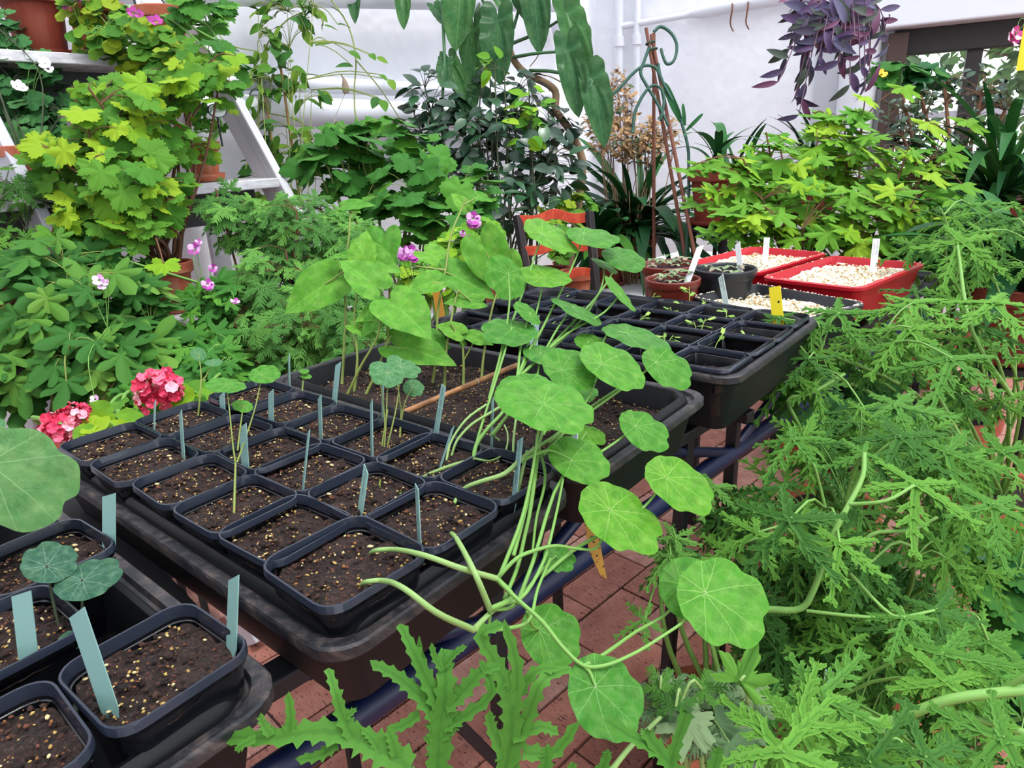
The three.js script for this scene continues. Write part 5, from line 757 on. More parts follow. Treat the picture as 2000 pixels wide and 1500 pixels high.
// ---------------------------------------------------------------- corner group: heath-like shrub, cane tripod, strap-leaved plants
potted({ name: 'potted_shrub', label: 'twiggy small-leaved shrub with rusty brown flower tips in the corner', base: onFloorPot(1230, 3.5), blobs: [[1210, 160, 18, 22, 3.5, 0.08], [1215, 215, 30, 40, 3.5, 0.1], [1170, 240, 30, 25, 3.45, 0.1], [1240, 270, 60, 35, 3.45, 0.14], [1290, 260, 40, 30, 3.45, 0.12], [1200, 285, 50, 20, 3.4, 0.1], [1260, 300, 60, 20, 3.4, 0.1]], n: 300, extra: 700, size: [0.025, 0.045], geos: [bladeLeaf({ w: 0.22, n: 3, bend: 0.2 })], mats: TONES.rust, stems: 4, stemR: 0.004, stem: stemM.wood, tipY: 0.6, rand: 0.9, stalk: 0.001 }, 0.13, 0.24);
{
  const b = onFloorPot(1300, 3.1), t = thing('cane_tripod', 'three brown canes tied at the top, leaning together before the right wall', 'canes', b);
  for (const [x, y, x1, y1, d] of [[1262, 55, 1312, 345, 3.1], [1277, 65, 1277, 330, 3.2], [1272, 68, 1328, 350, 3.05]]) { const q = at(x1, y1, d), p = at(x, y, 3.1), dn = q.clone().sub(p).normalize(); mesh('cane', local(tubeGeo([p, q, q.clone().addScaledVector(dn, 0.55)], 0.008, 0.009, 8), b), M(0x7a4a38, 0.7), t); }
  for (const [x, y] of [[1270, 84], [1275, 97]]) { const p = at(x, y, 3.1); mesh('tie', local(new THREE.TorusGeometry(0.02, 0.004, 6, 14).rotateX(1.3).translate(p.x, p.y, p.z), b), M(0x2f5a48, 0.7), t); }
}
{
  const r = onFloorPot(1330, 3.0), t = thing('climbing_cactus', 'thin dark green snaking climber stems twisting round the cane tripod', 'plant', r), g = new GB(), d = 3.05;
  for (const l of [[[1277, 62, d], [1290, 52, d], [1312, 66, d], [1322, 90, d], [1315, 120, d], [1303, 125, d], [1295, 110, d], [1291, 95, d]], [[1268, 92, d], [1258, 120, d], [1251, 142, d], [1262, 165, d], [1280, 195, d], [1296, 225, d], [1305, 245, d]], [[1185, 195, d], [1210, 172, d], [1240, 140, d], [1260, 128, d], [1280, 132, d], [1290, 150, d]], [[1236, 260, d], [1240, 220, d], [1260, 180, d], [1275, 167, d], [1290, 172, d], [1297, 195, d], [1290, 235, d]], [[1285, 125, d], [1290, 150, d], [1310, 190, d], [1325, 215, d], [1333, 245, d], [1345, 300, d], r]]) g.tube(path(l), 0.0075, 0.0065, 6);
  mesh('stem', local(g.build(), r), M(0x2c5648, 0.6), t);
  for (const [x, y, x1, y1] of [[1330, 238, 1292, 150], [1340, 255, 1375, 220], [1338, 245, 1333, 198]]) { const a = at(x, y, d), e = at(x1, y1, d), ax = e.clone().sub(a), l = ax.length(); orient(mesh('leaf', G.wideStrap[0], TONES.strap[0], t), a.clone().sub(r), CAM.clone().sub(a), ax, l); }
}
function straps(label, base, cx, cy, d, n, len, geos, mats, o = {}) {            // fan of arching strap leaves from one crown
  const t = thing('strap_plant', label, 'plant', base, o.group), c = o.crown ?? base.clone().setY(base.y + (o.h ?? 0.2));
  for (let k = 0; k < n; k++) { const a = k * 2.39996, e = rr(o.e0 ?? 0.35, o.e1 ?? 1.3), v = V3(Math.cos(a) * Math.cos(e), Math.sin(e), Math.sin(a) * Math.cos(e)), nn = V3(0, 1, 0).addScaledVector(v, -v.y).add(V3(0.001, 0, 0)); const l = rr(len[0], len[1]), p = c.clone().add(V3(rr(-0.03, 0.03), rr(0, 0.02), rr(-0.03, 0.03))); orient(mesh('leaf', pick(geos), pick(mats), t), p.sub(base), nn, v, l); }
  if (o.pot !== 0) potPart(t, o.pot ?? 0.12, o.h ?? 0.2, o.mat ?? clayDarkM, true); if (base.y > 0.05 && base.y !== 0.42) stool(t, base.y, 0.12); return t;
}
const floorUnder = (x, y, d, h) => at(x, y, d).setY(Math.max(0, at(x, y, d).y - h));
straps('dark arching strap-leaved plant before the corner, its leaf tips dark and thick', floorUnder(1245, 435, 3.6, 0.24).setY(0.42), 0, 0, 0, 130, [0.4, 0.78], [...G.strap, ...G.thinStrap], [...TONES.strap, TONES.strap[2]], { h: 0.2, pot: 0.1, mat: clayDarkM, e0: 0.15, e1: 1.35 });
straps('second dark strap-leaved plant, left of the red pot, behind the chair', floorUnder(1180, 425, 3.4, 0.2).setY(0.42), 0, 0, 0, 40, [0.25, 0.45], G.wideStrap, [...TONES.strap, TONES.mid[0]], { h: 0.2, pot: 0.11 });
straps('yellow-streaked strap plant drooping beside the white table', onY(1235, 494, 0.42), 0, 0, 0, 16, [0.2, 0.34], G.thinStrap, [TONES.ivy[0], TONES.ivy[1], TONES.strap[1]], { h: 0.1, pot: 0.06 });
straps('upright strap leaves against the right wall behind the lime bush', floorUnder(1400, 330, 3.0, 0.24), 0, 0, 0, 10, [0.22, 0.36], G.strap, TONES.strap, { h: 0.24, e0: 0.9, e1: 1.45 });
straps('short upright strap leaves peeping over the lime bush', floorUnder(1440, 350, 3.3, 0.2), 0, 0, 0, 9, [0.2, 0.34], G.strap, TONES.strap, { h: 0.2, e0: 1.0, e1: 1.5 });
straps('dark grassy plant in front of the pillar foot', floorUnder(1580, 330, 3.2, 0.2), 0, 0, 0, 40, [0.25, 0.42], G.thinStrap, TONES.dark, { h: 0.2 });
straps('fountain of long green strap leaves at the right edge below the window', floorUnder(1945, 400, 2.7, 0.26), 0, 0, 0, 130, [0.4, 0.75], G.thinStrap, [...TONES.strap, TONES.mid[2], TONES.blue[0]], { h: 0.26, pot: 0.15 });
straps('broad dark strap leaves low at the right edge', floorUnder(1990, 560, 2.0, 0.22), 0, 0, 0, 40, [0.3, 0.5], G.wideStrap, TONES.strap, { h: 0.22 });
{
  const t = thing('flower_pot', 'round red pot on a red saucer standing on the far end of the white table', 'pot', onY(1312, 465, 0.43)); potPart(t, 0.085, 0.16, clayRedM, true);
  for (const [x, y, d, r, l] of [[985, 500, 2.7, 0.1, 'orange clay pot left of the chair back'], [1070, 505, 2.95, 0.1, 'brown clay pot seen through the chair back'], [1125, 515, 2.9, 0.07, 'small orange clay pot seen through the chair back, right of the brown one']]) { const p = at(x, y, d).setY(0.43), q = thing('terracotta_pot', l, 'pot', p); potPart(q, r, 0.17, x === 1070 ? clayDarkM : clayM, true); }
}
potted({ name: 'potted_geranium', label: 'small light-leaved plant spilling in front of the pots behind the chair', base: onY(1100, 520, 0.43), blobs: [[1090, 450, 50, 30, 2.75, 0.06], [1130, 400, 40, 30, 2.85, 0.06], [1050, 430, 30, 30, 2.8, 0.06], [1095, 500, 20, 20, 2.7, 0.03]], n: 90, size: [0.02, 0.035], geos: G.mallow, mats: TONES.ivy, stems: 3 }, 0.06, 0.1);
// ---------------------------------------------------------------- old wooden chair and white tub behind the trays
{
  const d0 = 2.6, L0 = at(1010, 421, d0), L1 = at(1031, 545, d0), A0 = at(1151, 413, d0 - 0.02), A1 = at(1163, 548, d0 - 0.02);
  const ext = (a, b) => { const v = b.clone().sub(a); return a.clone().addScaledVector(v, -a.y / v.y).setY(0); };
  const base = ext(L0, L1).lerp(ext(A0, A1), 0.5).setY(0), t = thing('chair', 'old wooden chair with dark posts and three wavy orange back slats', 'chair', base);
  const wornTex = dataTex(128, (u, v) => { const a = vnoise(u * 30, v * 6, 30), b = vnoise(u * 6, v * 6, 6); return mixRGB([26, 24, 28], [122, 96, 88], b > 0.5 ? (b - 0.5) * 2.2 + a * 0.25 : a * 0.15); });
  const orangeTex = dataTex(128, (u, v) => mixRGB([196, 62, 38], [222, 96, 62], vnoise(u * 20, v * 5, 20)));
  const postM = M(0xffffff, 0.6, { map: wornTex, key: 'post' }), orangeM = M(0xffffff, 0.55, { map: orangeTex, key: 'orange' });
  const fl = ext(L0, L1), fr = ext(A0, A1), across = fr.clone().sub(fl).setY(0), wdt = across.length(); across.normalize(); const front = V3(across.z, 0, -across.x);   // the chair looks away from the aisle
  for (const [a, f] of [[L0, fl], [A0, fr]]) mesh('post', local(bar(f, a, 0.026, 0.03), base), postM, t);
  const slat = (x0, y0, x1, y1, h, wave) => {                                    // wavy slat between the posts
    const a = at(x0, y0, d0), b = at(x1, y1, d0 - 0.02), n = 24, g = new GB(), rows = [], nrm = front.clone(); for (let k = 0; k <= n; k++) { const s = k / n, c = a.clone().lerp(b, s).addScaledVector(nrm, 0.02 * Math.sin(Math.PI * s)), q = Math.sin(Math.PI * s), up = wave * (q * q * q - 0.25) + wave * 0.25 * Math.cos(s * 4 * Math.PI), hh = h / 2; rows.push([[hh, 0.006], [-hh, 0.006], [-hh, -0.006], [hh, -0.006]].map(([y, z]) => { const p = c.clone().addScaledVector(nrm, z).add(V3(0, y + up, 0)); return g.v(p.x, p.y, p.z, s * 2, y * 6); })); }
    for (let k = 0; k < n; k++) for (let s = 0; s < 4; s++) g.q(rows[k][s], rows[k][(s + 1) % 4], rows[k + 1][(s + 1) % 4], rows[k + 1][s]);
    mesh('slat', local(toCreasedNormals(g.build(), 0.6), base), orangeM, t);
  };
  slat(1014, 430, 1152, 424, 0.036, 0.016); slat(1026, 490, 1156, 479, 0.034, 0.014); slat(1036, 540, 1160, 532, 0.03, -0.014);
  const seatC = fl.clone().lerp(fr, 0.5).addScaledVector(front, 0.17).setY(0.43); const seat = new RoundedBoxGeometry(wdt + 0.05, 0.025, 0.34, 2, 0.008); seat.applyMatrix4(new THREE.Matrix4().makeBasis(across, V3(0, 1, 0), across.clone().cross(V3(0, 1, 0)))).translate(seatC.x, seatC.y, seatC.z);
  mesh('seat', local(seat, base), postM, t);
  for (const f of [fl, fr]) { const q = f.clone().addScaledVector(front, 0.32); mesh('leg', local(bar(q, q.clone().setY(0.42), 0.028), base), postM, t); mesh('stretcher', local(bar(f.clone().setY(0.2), q.clone().setY(0.2), 0.018), base), postM, t); }
}
{
  const c = V3(3.1, 0, -1.42), t = thing('low_table', 'low white table with a thick rounded top behind the chair', 'table', c); t.rotation.y = TURN;
  mesh('table_top', new RoundedBoxGeometry(1.75, 0.09, 0.62, 5, 0.035).translate(0, 0.375, 0), whitePaint, t); for (const x of [-0.78, 0.78]) for (const z of [-0.24, 0.24]) mesh('leg', box(0.05, 0.335, 0.05, x, 0.1675, z, 0.006), whitePaint, t);
  const b = V3(1.5, 0, -1.75), u = thing('low_table', 'low white board on legs left of the beans, mostly hidden by plants', 'table', b); u.rotation.y = TURN;
  mesh('table_top', new RoundedBoxGeometry(0.75, 0.05, 0.5, 3, 0.015).translate(0, 0.4, 0), whitePaint, u); for (const x of [-0.33, 0.33]) for (const z of [-0.2, 0.2]) mesh('leg', box(0.04, 0.376, 0.04, x, 0.188, z, 0.005), whitePaint, u);
}
// ---------------------------------------------------------------- cuttings and seedlings
function cuttings(label, pot, r, h, n) { const p = pot.position.clone().setY(pot.position.y + h * 0.86), t = thing('cutting', label, 'seedling', p); for (let k = 0; k < n; k++) { const a = k * 2.4, q = V3(Math.cos(a), 0, Math.sin(a)).multiplyScalar(r * 0.8 * Math.sqrt((k + 0.5) / n)), top = q.clone().add(V3(rr(-0.005, 0.005), rr(0.012, 0.03), rr(-0.005, 0.005))); mesh('stem', tubeGeo([q, top], 0.0008, 0.0007, 4), stemM.purple, t); for (let e = 0; e < 4; e++) { const b = e * 1.57 + a, v = V3(Math.cos(b), 0.3, Math.sin(b)); orient(mesh('leaf', pick(G.oval), pick(cutM), t), top, V3(0, 1, 0), v, rr(0.012, 0.02)); } } return t; }
const cutM = [M(0x6c8a58, 0.6), M(0x58744e, 0.6), M(0x7e8a64, 0.6), M(0x8a7a66, 0.6)];
cuttings('grey-green rooted cuttings in the front brown pot', RP1, 0.05, 0.094, 14); cuttings('grey-green cuttings crowding the rear brown pot', RP2, 0.06, 0.1, 18); cuttings('sparse green cuttings in the black round pot', RP3, 0.062, 0.105, 9);
const sprigGeo = (() => { const g = new GB(); finger(g, 0, 0, 0, 1, 0.03, 0.02, 4, 0, 0, 0, 0); for (let s = 0; s < 5; s++) for (const q of [-1, 1]) finger(g, 0, 0.35 + s * 0.13, q * 0.9, 0.26, 0.06, 0.05, 2, 0, -q * 0.3, 0, -0.2); return g.build(); })();
const sproutM = [M(0x86b04a), M(0x78a648), M(0xa2c05a)];
// feathery sprout: [foot x, y, top x, y]
[[1265, 605, 1280, 572, 'at the back left of the deep tray, leaning right'], [1298, 598, 1293, 562, 'forked, before the front brown pot'], [1302, 598, 1318, 582, 'bending right below the front brown pot'], [1347, 612, 1346, 560, 'tallest, before the black round pot'], [1327, 618, 1332, 590, 'curled, beside the tallest sprout'], [1311, 622, 1310, 600, 'short and straight, mid tray'], [1337, 622, 1336, 616, 'tiny, mid tray'], [1376, 612, 1378, 588, 'upright with paired leaflets, right of the tallest'], [1240, 640, 1262, 615, 'bending right near the edge-on leaves'], [1222, 635, 1212, 620, 'thin and bending left near the edge-on leaves'], [1366, 660, 1378, 622, 'tall, leaning right in the second row'], [1361, 655, 1355, 628, 'bending left in the second row'], [1284, 645, 1286, 638, 'tiny pair of leaflets, second row'], [1416, 640, 1420, 605, 'below the green-white tag'], [1415, 645, 1412, 632, 'small round tuft before the perlite tray'], [1300, 680, 1297, 655, 'forked low sprout in the front row'], [1302, 680, 1315, 655, 'leaning right in the front row'], [1392, 690, 1412, 652, 'long, leaning right from the corner pot'], [1388, 690, 1370, 685, 'flat on the soil of the corner pot'], [1441, 708, 1450, 690, 'curled tuft in the corner pot by the tray edge'], [1428, 712, 1410, 705, 'flat, bent left in the corner pot'], [1455, 678, 1458, 655, 'under the ferny leaf at the tray side'], [1400, 675, 1402, 660, 'behind the corner pot'], [1340, 652, 1345, 648, 'flat pair of leaflets, second row'], [1110, 640, 1105, 610, 'left of the dark edge-on leaf'], [1060, 655, 1085, 628, 'arching yellow-green, left part of the deep tray'], [1085, 600, 1100, 575, 'yellow-green near the chair leg']].forEach(([x, y, x1, y1, l]) => {
  const r = soilPt(x, y, RIM - 0.008), top = at(x1, y1, depthOf(r)), t = thing('sprout', 'feathery pale sprout ' + l, 'seedling', r), len = Math.max(0.012, r.distanceTo(top)), g = new GB(); g.tube(smooth([r, r.clone().lerp(top, 0.55).add(V3(0, 0.004, 0)), top], 5), 0.0009, 0.0006, 4);
  mesh('stem', local(g.build(), r), sproutM[2], t); const v = top.clone().sub(r); for (let k = 0; k < 3; k++) orient(mesh('leaf', sprigGeo, sproutM[k], t), r.clone().lerp(top, 0.62 + k * 0.13).sub(r), V3(rr(-0.5, 0.1), 1, rr(-0.2, 0.6)), v.clone().normalize().add(V3(rr(-0.9, 0.9), rr(-0.4, 0.3), rr(-0.9, 0.9))), Math.min(0.021, 0.009 + len * 0.28));
});
// ---------------------------------------------------------------- back right: lime bush, jade shrub, hanging basket
const limeBase = at(1620, 560, 2.3).setY(0);
potted({ name: 'potted_geranium', label: 'large lime-green cut-leaved geranium bush behind the red trays', base: limeBase, blobs: [[1420, 370, 70, 60, 2.3, 0.14], [1520, 330, 80, 60, 2.35, 0.16], [1620, 300, 80, 60, 2.4, 0.16], [1700, 330, 90, 70, 2.35, 0.16], [1560, 410, 120, 60, 2.2, 0.16], [1700, 430, 100, 60, 2.2, 0.16], [1800, 330, 60, 50, 2.35, 0.14], [1790, 400, 60, 50, 2.25, 0.12], [1460, 440, 80, 40, 2.15, 0.1], [1650, 235, 40, 25, 2.4, 0.1], [1620, 480, 120, 30, 2.1, 0.1]], n: 300, extra: 200, size: [0.034, 0.068], geos: G.palmate, mats: TONES.lime, stems: 2, stem: stemM.brown, face: 0.55, up: 0.85, rand: 0.65, hero: [[1765, 170, 2.35, 0.07], [1690, 190, 2.35, 0.06], [1585, 225, 2.4, 0.06], [1890, 235, 2.3, 0.08], [1815, 240, 2.3, 0.08], [1520, 265, 2.4, 0.06], [1340, 330, 2.3, 0.06], [1370, 320, 2.3, 0.06], [1820, 340, 2.2, 0.07], [1880, 360, 2.2, 0.07]] }, 0.15, 0.26);
potted({ name: 'potted_jade_plant', label: 'woody succulent shrub with small glossy dark leaves before the window', base: at(1840, 500, 3.0).setY(0), blobs: [[1780, 230, 50, 60, 3.0, 0.14], [1750, 290, 40, 40, 2.95, 0.1], [1900, 170, 60, 40, 3.0, 0.14], [1930, 220, 50, 40, 3.0, 0.14], [1860, 290, 70, 50, 2.95, 0.14], [1800, 340, 60, 40, 2.9, 0.12], [1910, 320, 40, 60, 2.95, 0.12]], n: 280, extra: 260, size: [0.028, 0.05], geos: G.oval, mats: TONES.jade, stems: 2, stemR: 0.016, stem: stemM.brown, stalk: 0.0016, tipY: 0.5, rand: 0.9, face: 0.4 }, 0.16, 0.26);
potted({ name: 'potted_begonia', label: 'loose leafy plant with a yellow flower in front of the window jamb', base: at(1770, 480, 3.3).setY(0), blobs: [[1760, 140, 50, 20, 3.3, 0.06], [1810, 150, 30, 30, 3.3, 0.06]], n: 26, size: [0.06, 0.09], geos: G.mallow, mats: [TONES.mid[2], TONES.strap[0]], stems: 3, stem: stemM.dark }, 0.13, 0.22);
flowersOn('flower_sprig', 'single small yellow flower at the window jamb', at(1740, 170, 3.25), [[1722, 145, 3.2, 0.028]], [M(0xe8b820, 0.5)]);
potted({ name: 'potted_shrub', label: 'dark low foliage between the lime bush and the right edge', base: at(1880, 700, 2.2).setY(0), blobs: [[1860, 420, 60, 50, 2.4, 0.12], [1800, 500, 80, 40, 2.2, 0.12], [1900, 520, 70, 60, 2.1, 0.12]], n: 200, extra: 160, size: [0.04, 0.07], geos: G.palmate, mats: [TONES.mid[2], TONES.strap[1], TONES.mid[0]], stems: 2, stem: stemM.dark }, 0.14, 0.22);
{
  const c = at(1632, 45, 2.9), t = thing('hanging_basket', 'hanging brown pot overflowing with purple trailing leaves, right of the corner', 'hanging plant', c), g = new GB(), strings = new GB();
  mesh('pot', lathe([[0, -0.09], [0.07, -0.09], [0.085, -0.06], [0.11, 0.05], [0.118, 0.06], [0.118, 0.08], [0.108, 0.08], [0.1, 0.05]], 32), M(0x7a3a34, 0.6), t); mesh('soil', new THREE.CircleGeometry(0.102, 24).rotateX(-Math.PI / 2).translate(0, 0.055, 0), soilM, t);
  const hook = V3(0, 3.1 - c.y, 0); for (let k = 0; k < 3; k++) { const a = k * 2.1; strings.tube([V3(Math.cos(a) * 0.115, 0.07, Math.sin(a) * 0.115), hook], 0.0018, 0.0018, 4); } mesh('hanger', strings.build(), darkSteelM, t);
  // trailing shoots: end points as seen, leaves in pairs along each
  const T = [[1535, 110, 0.1], [1552, 190, 0.1], [1520, 160, 0.15], [1560, 225, 0.12], [1600, 110, 0.2], [1640, 120, 0.22], [1680, 130, 0.2], [1700, 110, 0.12], [1720, 60, 0.05], [1735, 90, 0.08], [1660, 165, 0.2], [1700, 150, 0.15], [1690, 180, 0.15], [1570, 60, 0.1], [1560, 20, 0], [1715, 20, 0], [1640, 40, 0.26], [1610, 60, 0.26], [1670, 70, 0.25], [1590, 90, 0.22], [1700, 60, 0.2], [1660, 20, 0.22], [1600, 10, 0.2], [1625, 80, 0.26], [1575, 130, 0.16], [1650, 95, 0.24]];
  for (const [x, y, z] of T) {
    const e = at(x, y, 2.9 - z * 0.8).sub(c), h = V3(e.x, 0, e.z).normalize(), s = h.clone().multiplyScalar(0.06).setY(0.06), m = h.clone().multiplyScalar(0.13).setY(Math.max(0.1, e.y * 0.3 + 0.1)).lerp(e, 0.25), pts = smooth([s, m, e], 12); g.tube(pts, 0.003, 0.0022, 5);
    for (let k = 3; k < pts.length; k++) { const dir = pts[k].clone().sub(pts[k - 1]).normalize(), sd = dir.clone().cross(V3(rr(-1, 1), rr(-1, 1), rr(-1, 1))).normalize(); orient(mesh('leaf', pick(G.lanceolate), pick(TONES.purple), t), pts[k], dir.clone().add(LIGHTSIDE).add(V3(rr(-0.6, 0.6), 0, rr(-0.6, 0.6))), dir.clone().multiplyScalar(k > 10 ? 1 : 0.5).addScaledVector(sd, 1), rr(0.075, 0.125)); }
  }
  mesh('stem', g.build(), stemM.purple, t);
}
{ // yellow sticky trap and flowers hanging at the top right
  const p = at(2022, 60, 1.9), t = thing('sticky_card', 'yellow sticky trap hanging at the top right edge', 'card', p); mesh('card', new THREE.BoxGeometry(0.06, 0.2, 0.001).rotateY(-1.15).rotateZ(0.03), tagM.yellow, t); mesh('string', tubeGeo([V3(0, 0.1, 0), V3(0, 3.12 - p.y, 0)], 0.001, 0.001, 4), darkSteelM, t);
  const b = at(2010, 40, 2.2); flowersOn('flower_sprig', 'drooping magenta fuchsia-like flowers beside the hanging yellow trap', b, [[1976, 78, 2.2, 0.03], [1984, 66, 2.2, 0.025]], [M(0xc0307c, 0.5), M(0xe8c8d8, 0.5)]);
  const q = at(1140, 1000, 0.82), a = thing('sticky_card', 'long ochre sticky trap hanging under the bench edge, dotted with insects', 'card', q);
  const s = new THREE.Shape(); [[1138, 1005], [1160, 1000], [1185, 1130], [1172, 1122], [1150, 1075]].forEach(([x, y], k) => { const w = at(x, y, 0.82).sub(q), X = w.dot(RIGHT), Y = w.dot(UP); k ? s.lineTo(X, Y) : s.moveTo(X, Y); }); s.closePath();
  const dots = canvasTex(128, 256, (c, w, h) => { c.fillStyle = '#a87c22'; c.fillRect(0, 0, w, h); c.fillStyle = '#3a2c12'; for (let k = 0; k < 150; k++) { c.beginPath(); c.arc(hash(k, 1) * w, hash(k, 2) * h, 1 + hash(k, 3) * 2.2, 0, 7); c.fill(); } });
  const g = new THREE.ExtrudeGeometry(s, { depth: 0.001, bevelEnabled: false }), u = g.attributes.uv; for (let k = 0; k < u.count; k++) u.setXY(k, u.getX(k) * 14 + 0.5, u.getY(k) * 10 + 0.9); mesh('card', g, M(0xffffff, 0.5, { map: dots, key: 'dots' }), a).quaternion.setFromRotationMatrix(new THREE.Matrix4().makeBasis(RIGHT, UP, FWD.clone().negate()));
  mesh('string', local(tubeGeo([q, at(1145, 960, 0.82)], 0.001, 0.001, 4), q), darkSteelM, a);
}
// ---------------------------------------------------------------- right foreground: finely cut geraniums along the aisle
const AISLE = V3(-0.62, 0.78, 0.05);
const fg = (o) => potted({ name: 'potted_geranium', geos: G.lace, mats: lace, heroGeos: G.laceHero, heroMats: lace, stems: 3, faceDir: AISLE, face: 0.9, up: 0.55, rand: 0.5, stalk: 0.0013, stemR: 0.0055, stem: stemM.green, ...o }, o.r ?? 0.13, o.h ?? 0.22, o.clay ?? clayM);
fg({ label: 'tall airy cut-leaved geranium arching in from the upper right edge', base: at(1960, 900, 1.75).setY(0), blobs: [[1880, 470, 110, 80, 1.5, 0.16], [1960, 560, 80, 100, 1.45, 0.16], [1820, 640, 120, 90, 1.4, 0.16], [1920, 740, 110, 90, 1.35, 0.16], [1700, 690, 110, 60, 1.3, 0.12], [1560, 720, 50, 60, 1.25, 0.06]], n: 58, extra: 20, size: [0.06, 0.1], hero: [[1785, 590, 1.25, 0.12, 190], [1640, 610, 1.2, 0.1, 230], [1780, 640, 1.2, 0.12, 215], [1880, 470, 1.35, 0.12, 200], [1940, 590, 1.2, 0.13, 170], [1590, 625, 1.22, 0.075, 180], [1520, 620, 1.2, 0.06, 180], [1580, 700, 1.15, 0.075, 200], [1690, 800, 1.1, 0.08, 190], [1895, 400, 1.5, 0.12, 150], [1975, 430, 1.4, 0.1, 200], [1500, 655, 1.2, 0.06, 220], [1860, 700, 1.1, 0.11, 200]], tubes: [[[[1650, 1000, 1.3], [1560, 830, 1.2], [1540, 780, 1.2], [1580, 770, 1.2], [1650, 730, 1.2]], 0.004, 0.003], [[[1900, 900, 1.3], [1820, 740, 1.25], [1790, 600, 1.25]], 0.005, 0.003], [[[1980, 780, 1.3], [1900, 650, 1.25], [1870, 480, 1.35]], 0.005, 0.003]] });
fg({ label: 'lush cut-leaved geranium at the right beside the bench legs', base: at(1720, 1200, 1.25).setY(0), blobs: [[1620, 890, 110, 80, 1.05, 0.12], [1760, 860, 120, 80, 1.05, 0.14], [1870, 940, 120, 90, 1.0, 0.14], [1560, 1010, 120, 80, 1.0, 0.12], [1700, 1020, 130, 80, 0.98, 0.14], [1880, 1060, 80, 80, 1.0, 0.12]], n: 52, extra: 40, size: [0.05, 0.085], hero: [[1553, 857, 0.92, 0.075, 205], [1760, 850, 0.9, 0.095, 200], [1750, 790, 0.98, 0.08, 120], [1790, 945, 0.84, 0.095, 195], [1690, 885, 0.9, 0.05, 250], [1940, 985, 0.85, 0.085, 190], [1545, 1012, 0.82, 0.1, 215], [1640, 1060, 0.82, 0.08, 190], [1480, 1040, 0.9, 0.075, 230], [1420, 1075, 0.92, 0.06, 250], [1850, 880, 0.92, 0.09, 170], [1960, 880, 0.95, 0.09, 200], [1700, 1100, 0.85, 0.07, 200]], tubes: [[[[1500, 1190, 0.85], [1565, 1188, 0.84], [1590, 1150, 0.84], [1620, 1060, 0.84], [1650, 1000, 0.84], [1685, 930, 0.86], [1688, 885, 0.88]], 0.0045, 0.003], [[[1660, 985, 0.84], [1730, 978, 0.82], [1785, 948, 0.83]], 0.0025, 0.002], [[[1670, 1110, 0.86], [1700, 1045, 0.85], [1780, 1035, 0.84], [1830, 1010, 0.84]], 0.0028, 0.002]] });
fg({ label: 'sprawling cut-leaved geranium in the bottom right corner with thick bare stems', base: at(1730, 1520, 1.02).setY(0), blobs: [[1840, 1250, 110, 90, 0.9, 0.1], [1700, 1250, 120, 80, 0.95, 0.12], [1900, 1400, 90, 90, 0.85, 0.1], [1560, 1400, 110, 80, 0.85, 0.1], [1730, 1420, 110, 60, 0.9, 0.1]], n: 40, extra: 40, size: [0.045, 0.075], hero: [[1768, 1205, 0.78, 0.06, 200], [1830, 1190, 0.8, 0.065, 170], [1845, 1275, 0.74, 0.085, 160], [1850, 1330, 0.72, 0.08, 190], [1530, 1470, 0.55, 0.085, 20], [1600, 1360, 0.62, 0.07, 30], [1560, 1420, 0.6, 0.08, 100], [1700, 1490, 0.6, 0.07, 30], [1810, 1480, 0.6, 0.07, 60], [1960, 1440, 0.6, 0.08, 220], [1930, 1250, 0.85, 0.07, 190]], tubes: [[[[1600, 1392, 0.74], [1680, 1402, 0.73], [1720, 1412, 0.72], [1800, 1385, 0.7], [1860, 1365, 0.69], [2020, 1345, 0.68]], 0.005, 0.0055], [[[1850, 1390, 0.72], [1930, 1410, 0.7], [2030, 1440, 0.68]], 0.004, 0.004], [[[1575, 1193, 0.82], [1690, 1205, 0.8], [1760, 1205, 0.79], [1825, 1192, 0.8]], 0.0022, 0.0018], [[[1660, 1120, 0.82], [1740, 1200, 0.79], [1768, 1206, 0.78]], 0.0022, 0.002], [[[1930, 1365, 0.7], [1985, 1330, 0.68], [2020, 1310, 0.67]], 0.003, 0.003], [[[1720, 1425, 0.72], [1800, 1480, 0.7], [1830, 1520, 0.7]], 0.003, 0.003]], clay: clayM });
fg({ label: 'shaded low cut-leaved plant in a clay pot under the aisle bushes', base: at(1400, 1330, 1.12).setY(0), blobs: [[1440, 1150, 60, 40, 1.1, 0.1], [1600, 1130, 130, 70, 1.15, 0.12], [1700, 1180, 150, 80, 1.15, 0.12], [1560, 1280, 120, 70, 1.05, 0.1], [1420, 1000, 40, 60, 1.15, 0.06], [1320, 1080, 40, 30, 1.05, 0.04]], n: 100, extra: 160, size: [0.04, 0.07], mats: [laceBack[2], laceBack[0], laceBack[2]], heroMats: laceBack, hero: [[1310, 1085, 0.95, 0.06, 200], [1320, 1050, 0.96, 0.05, 30], [1395, 950, 1.05, 0.06, 200], [1260, 1210, 0.95, 0.05, 250]], r: 0.1 });
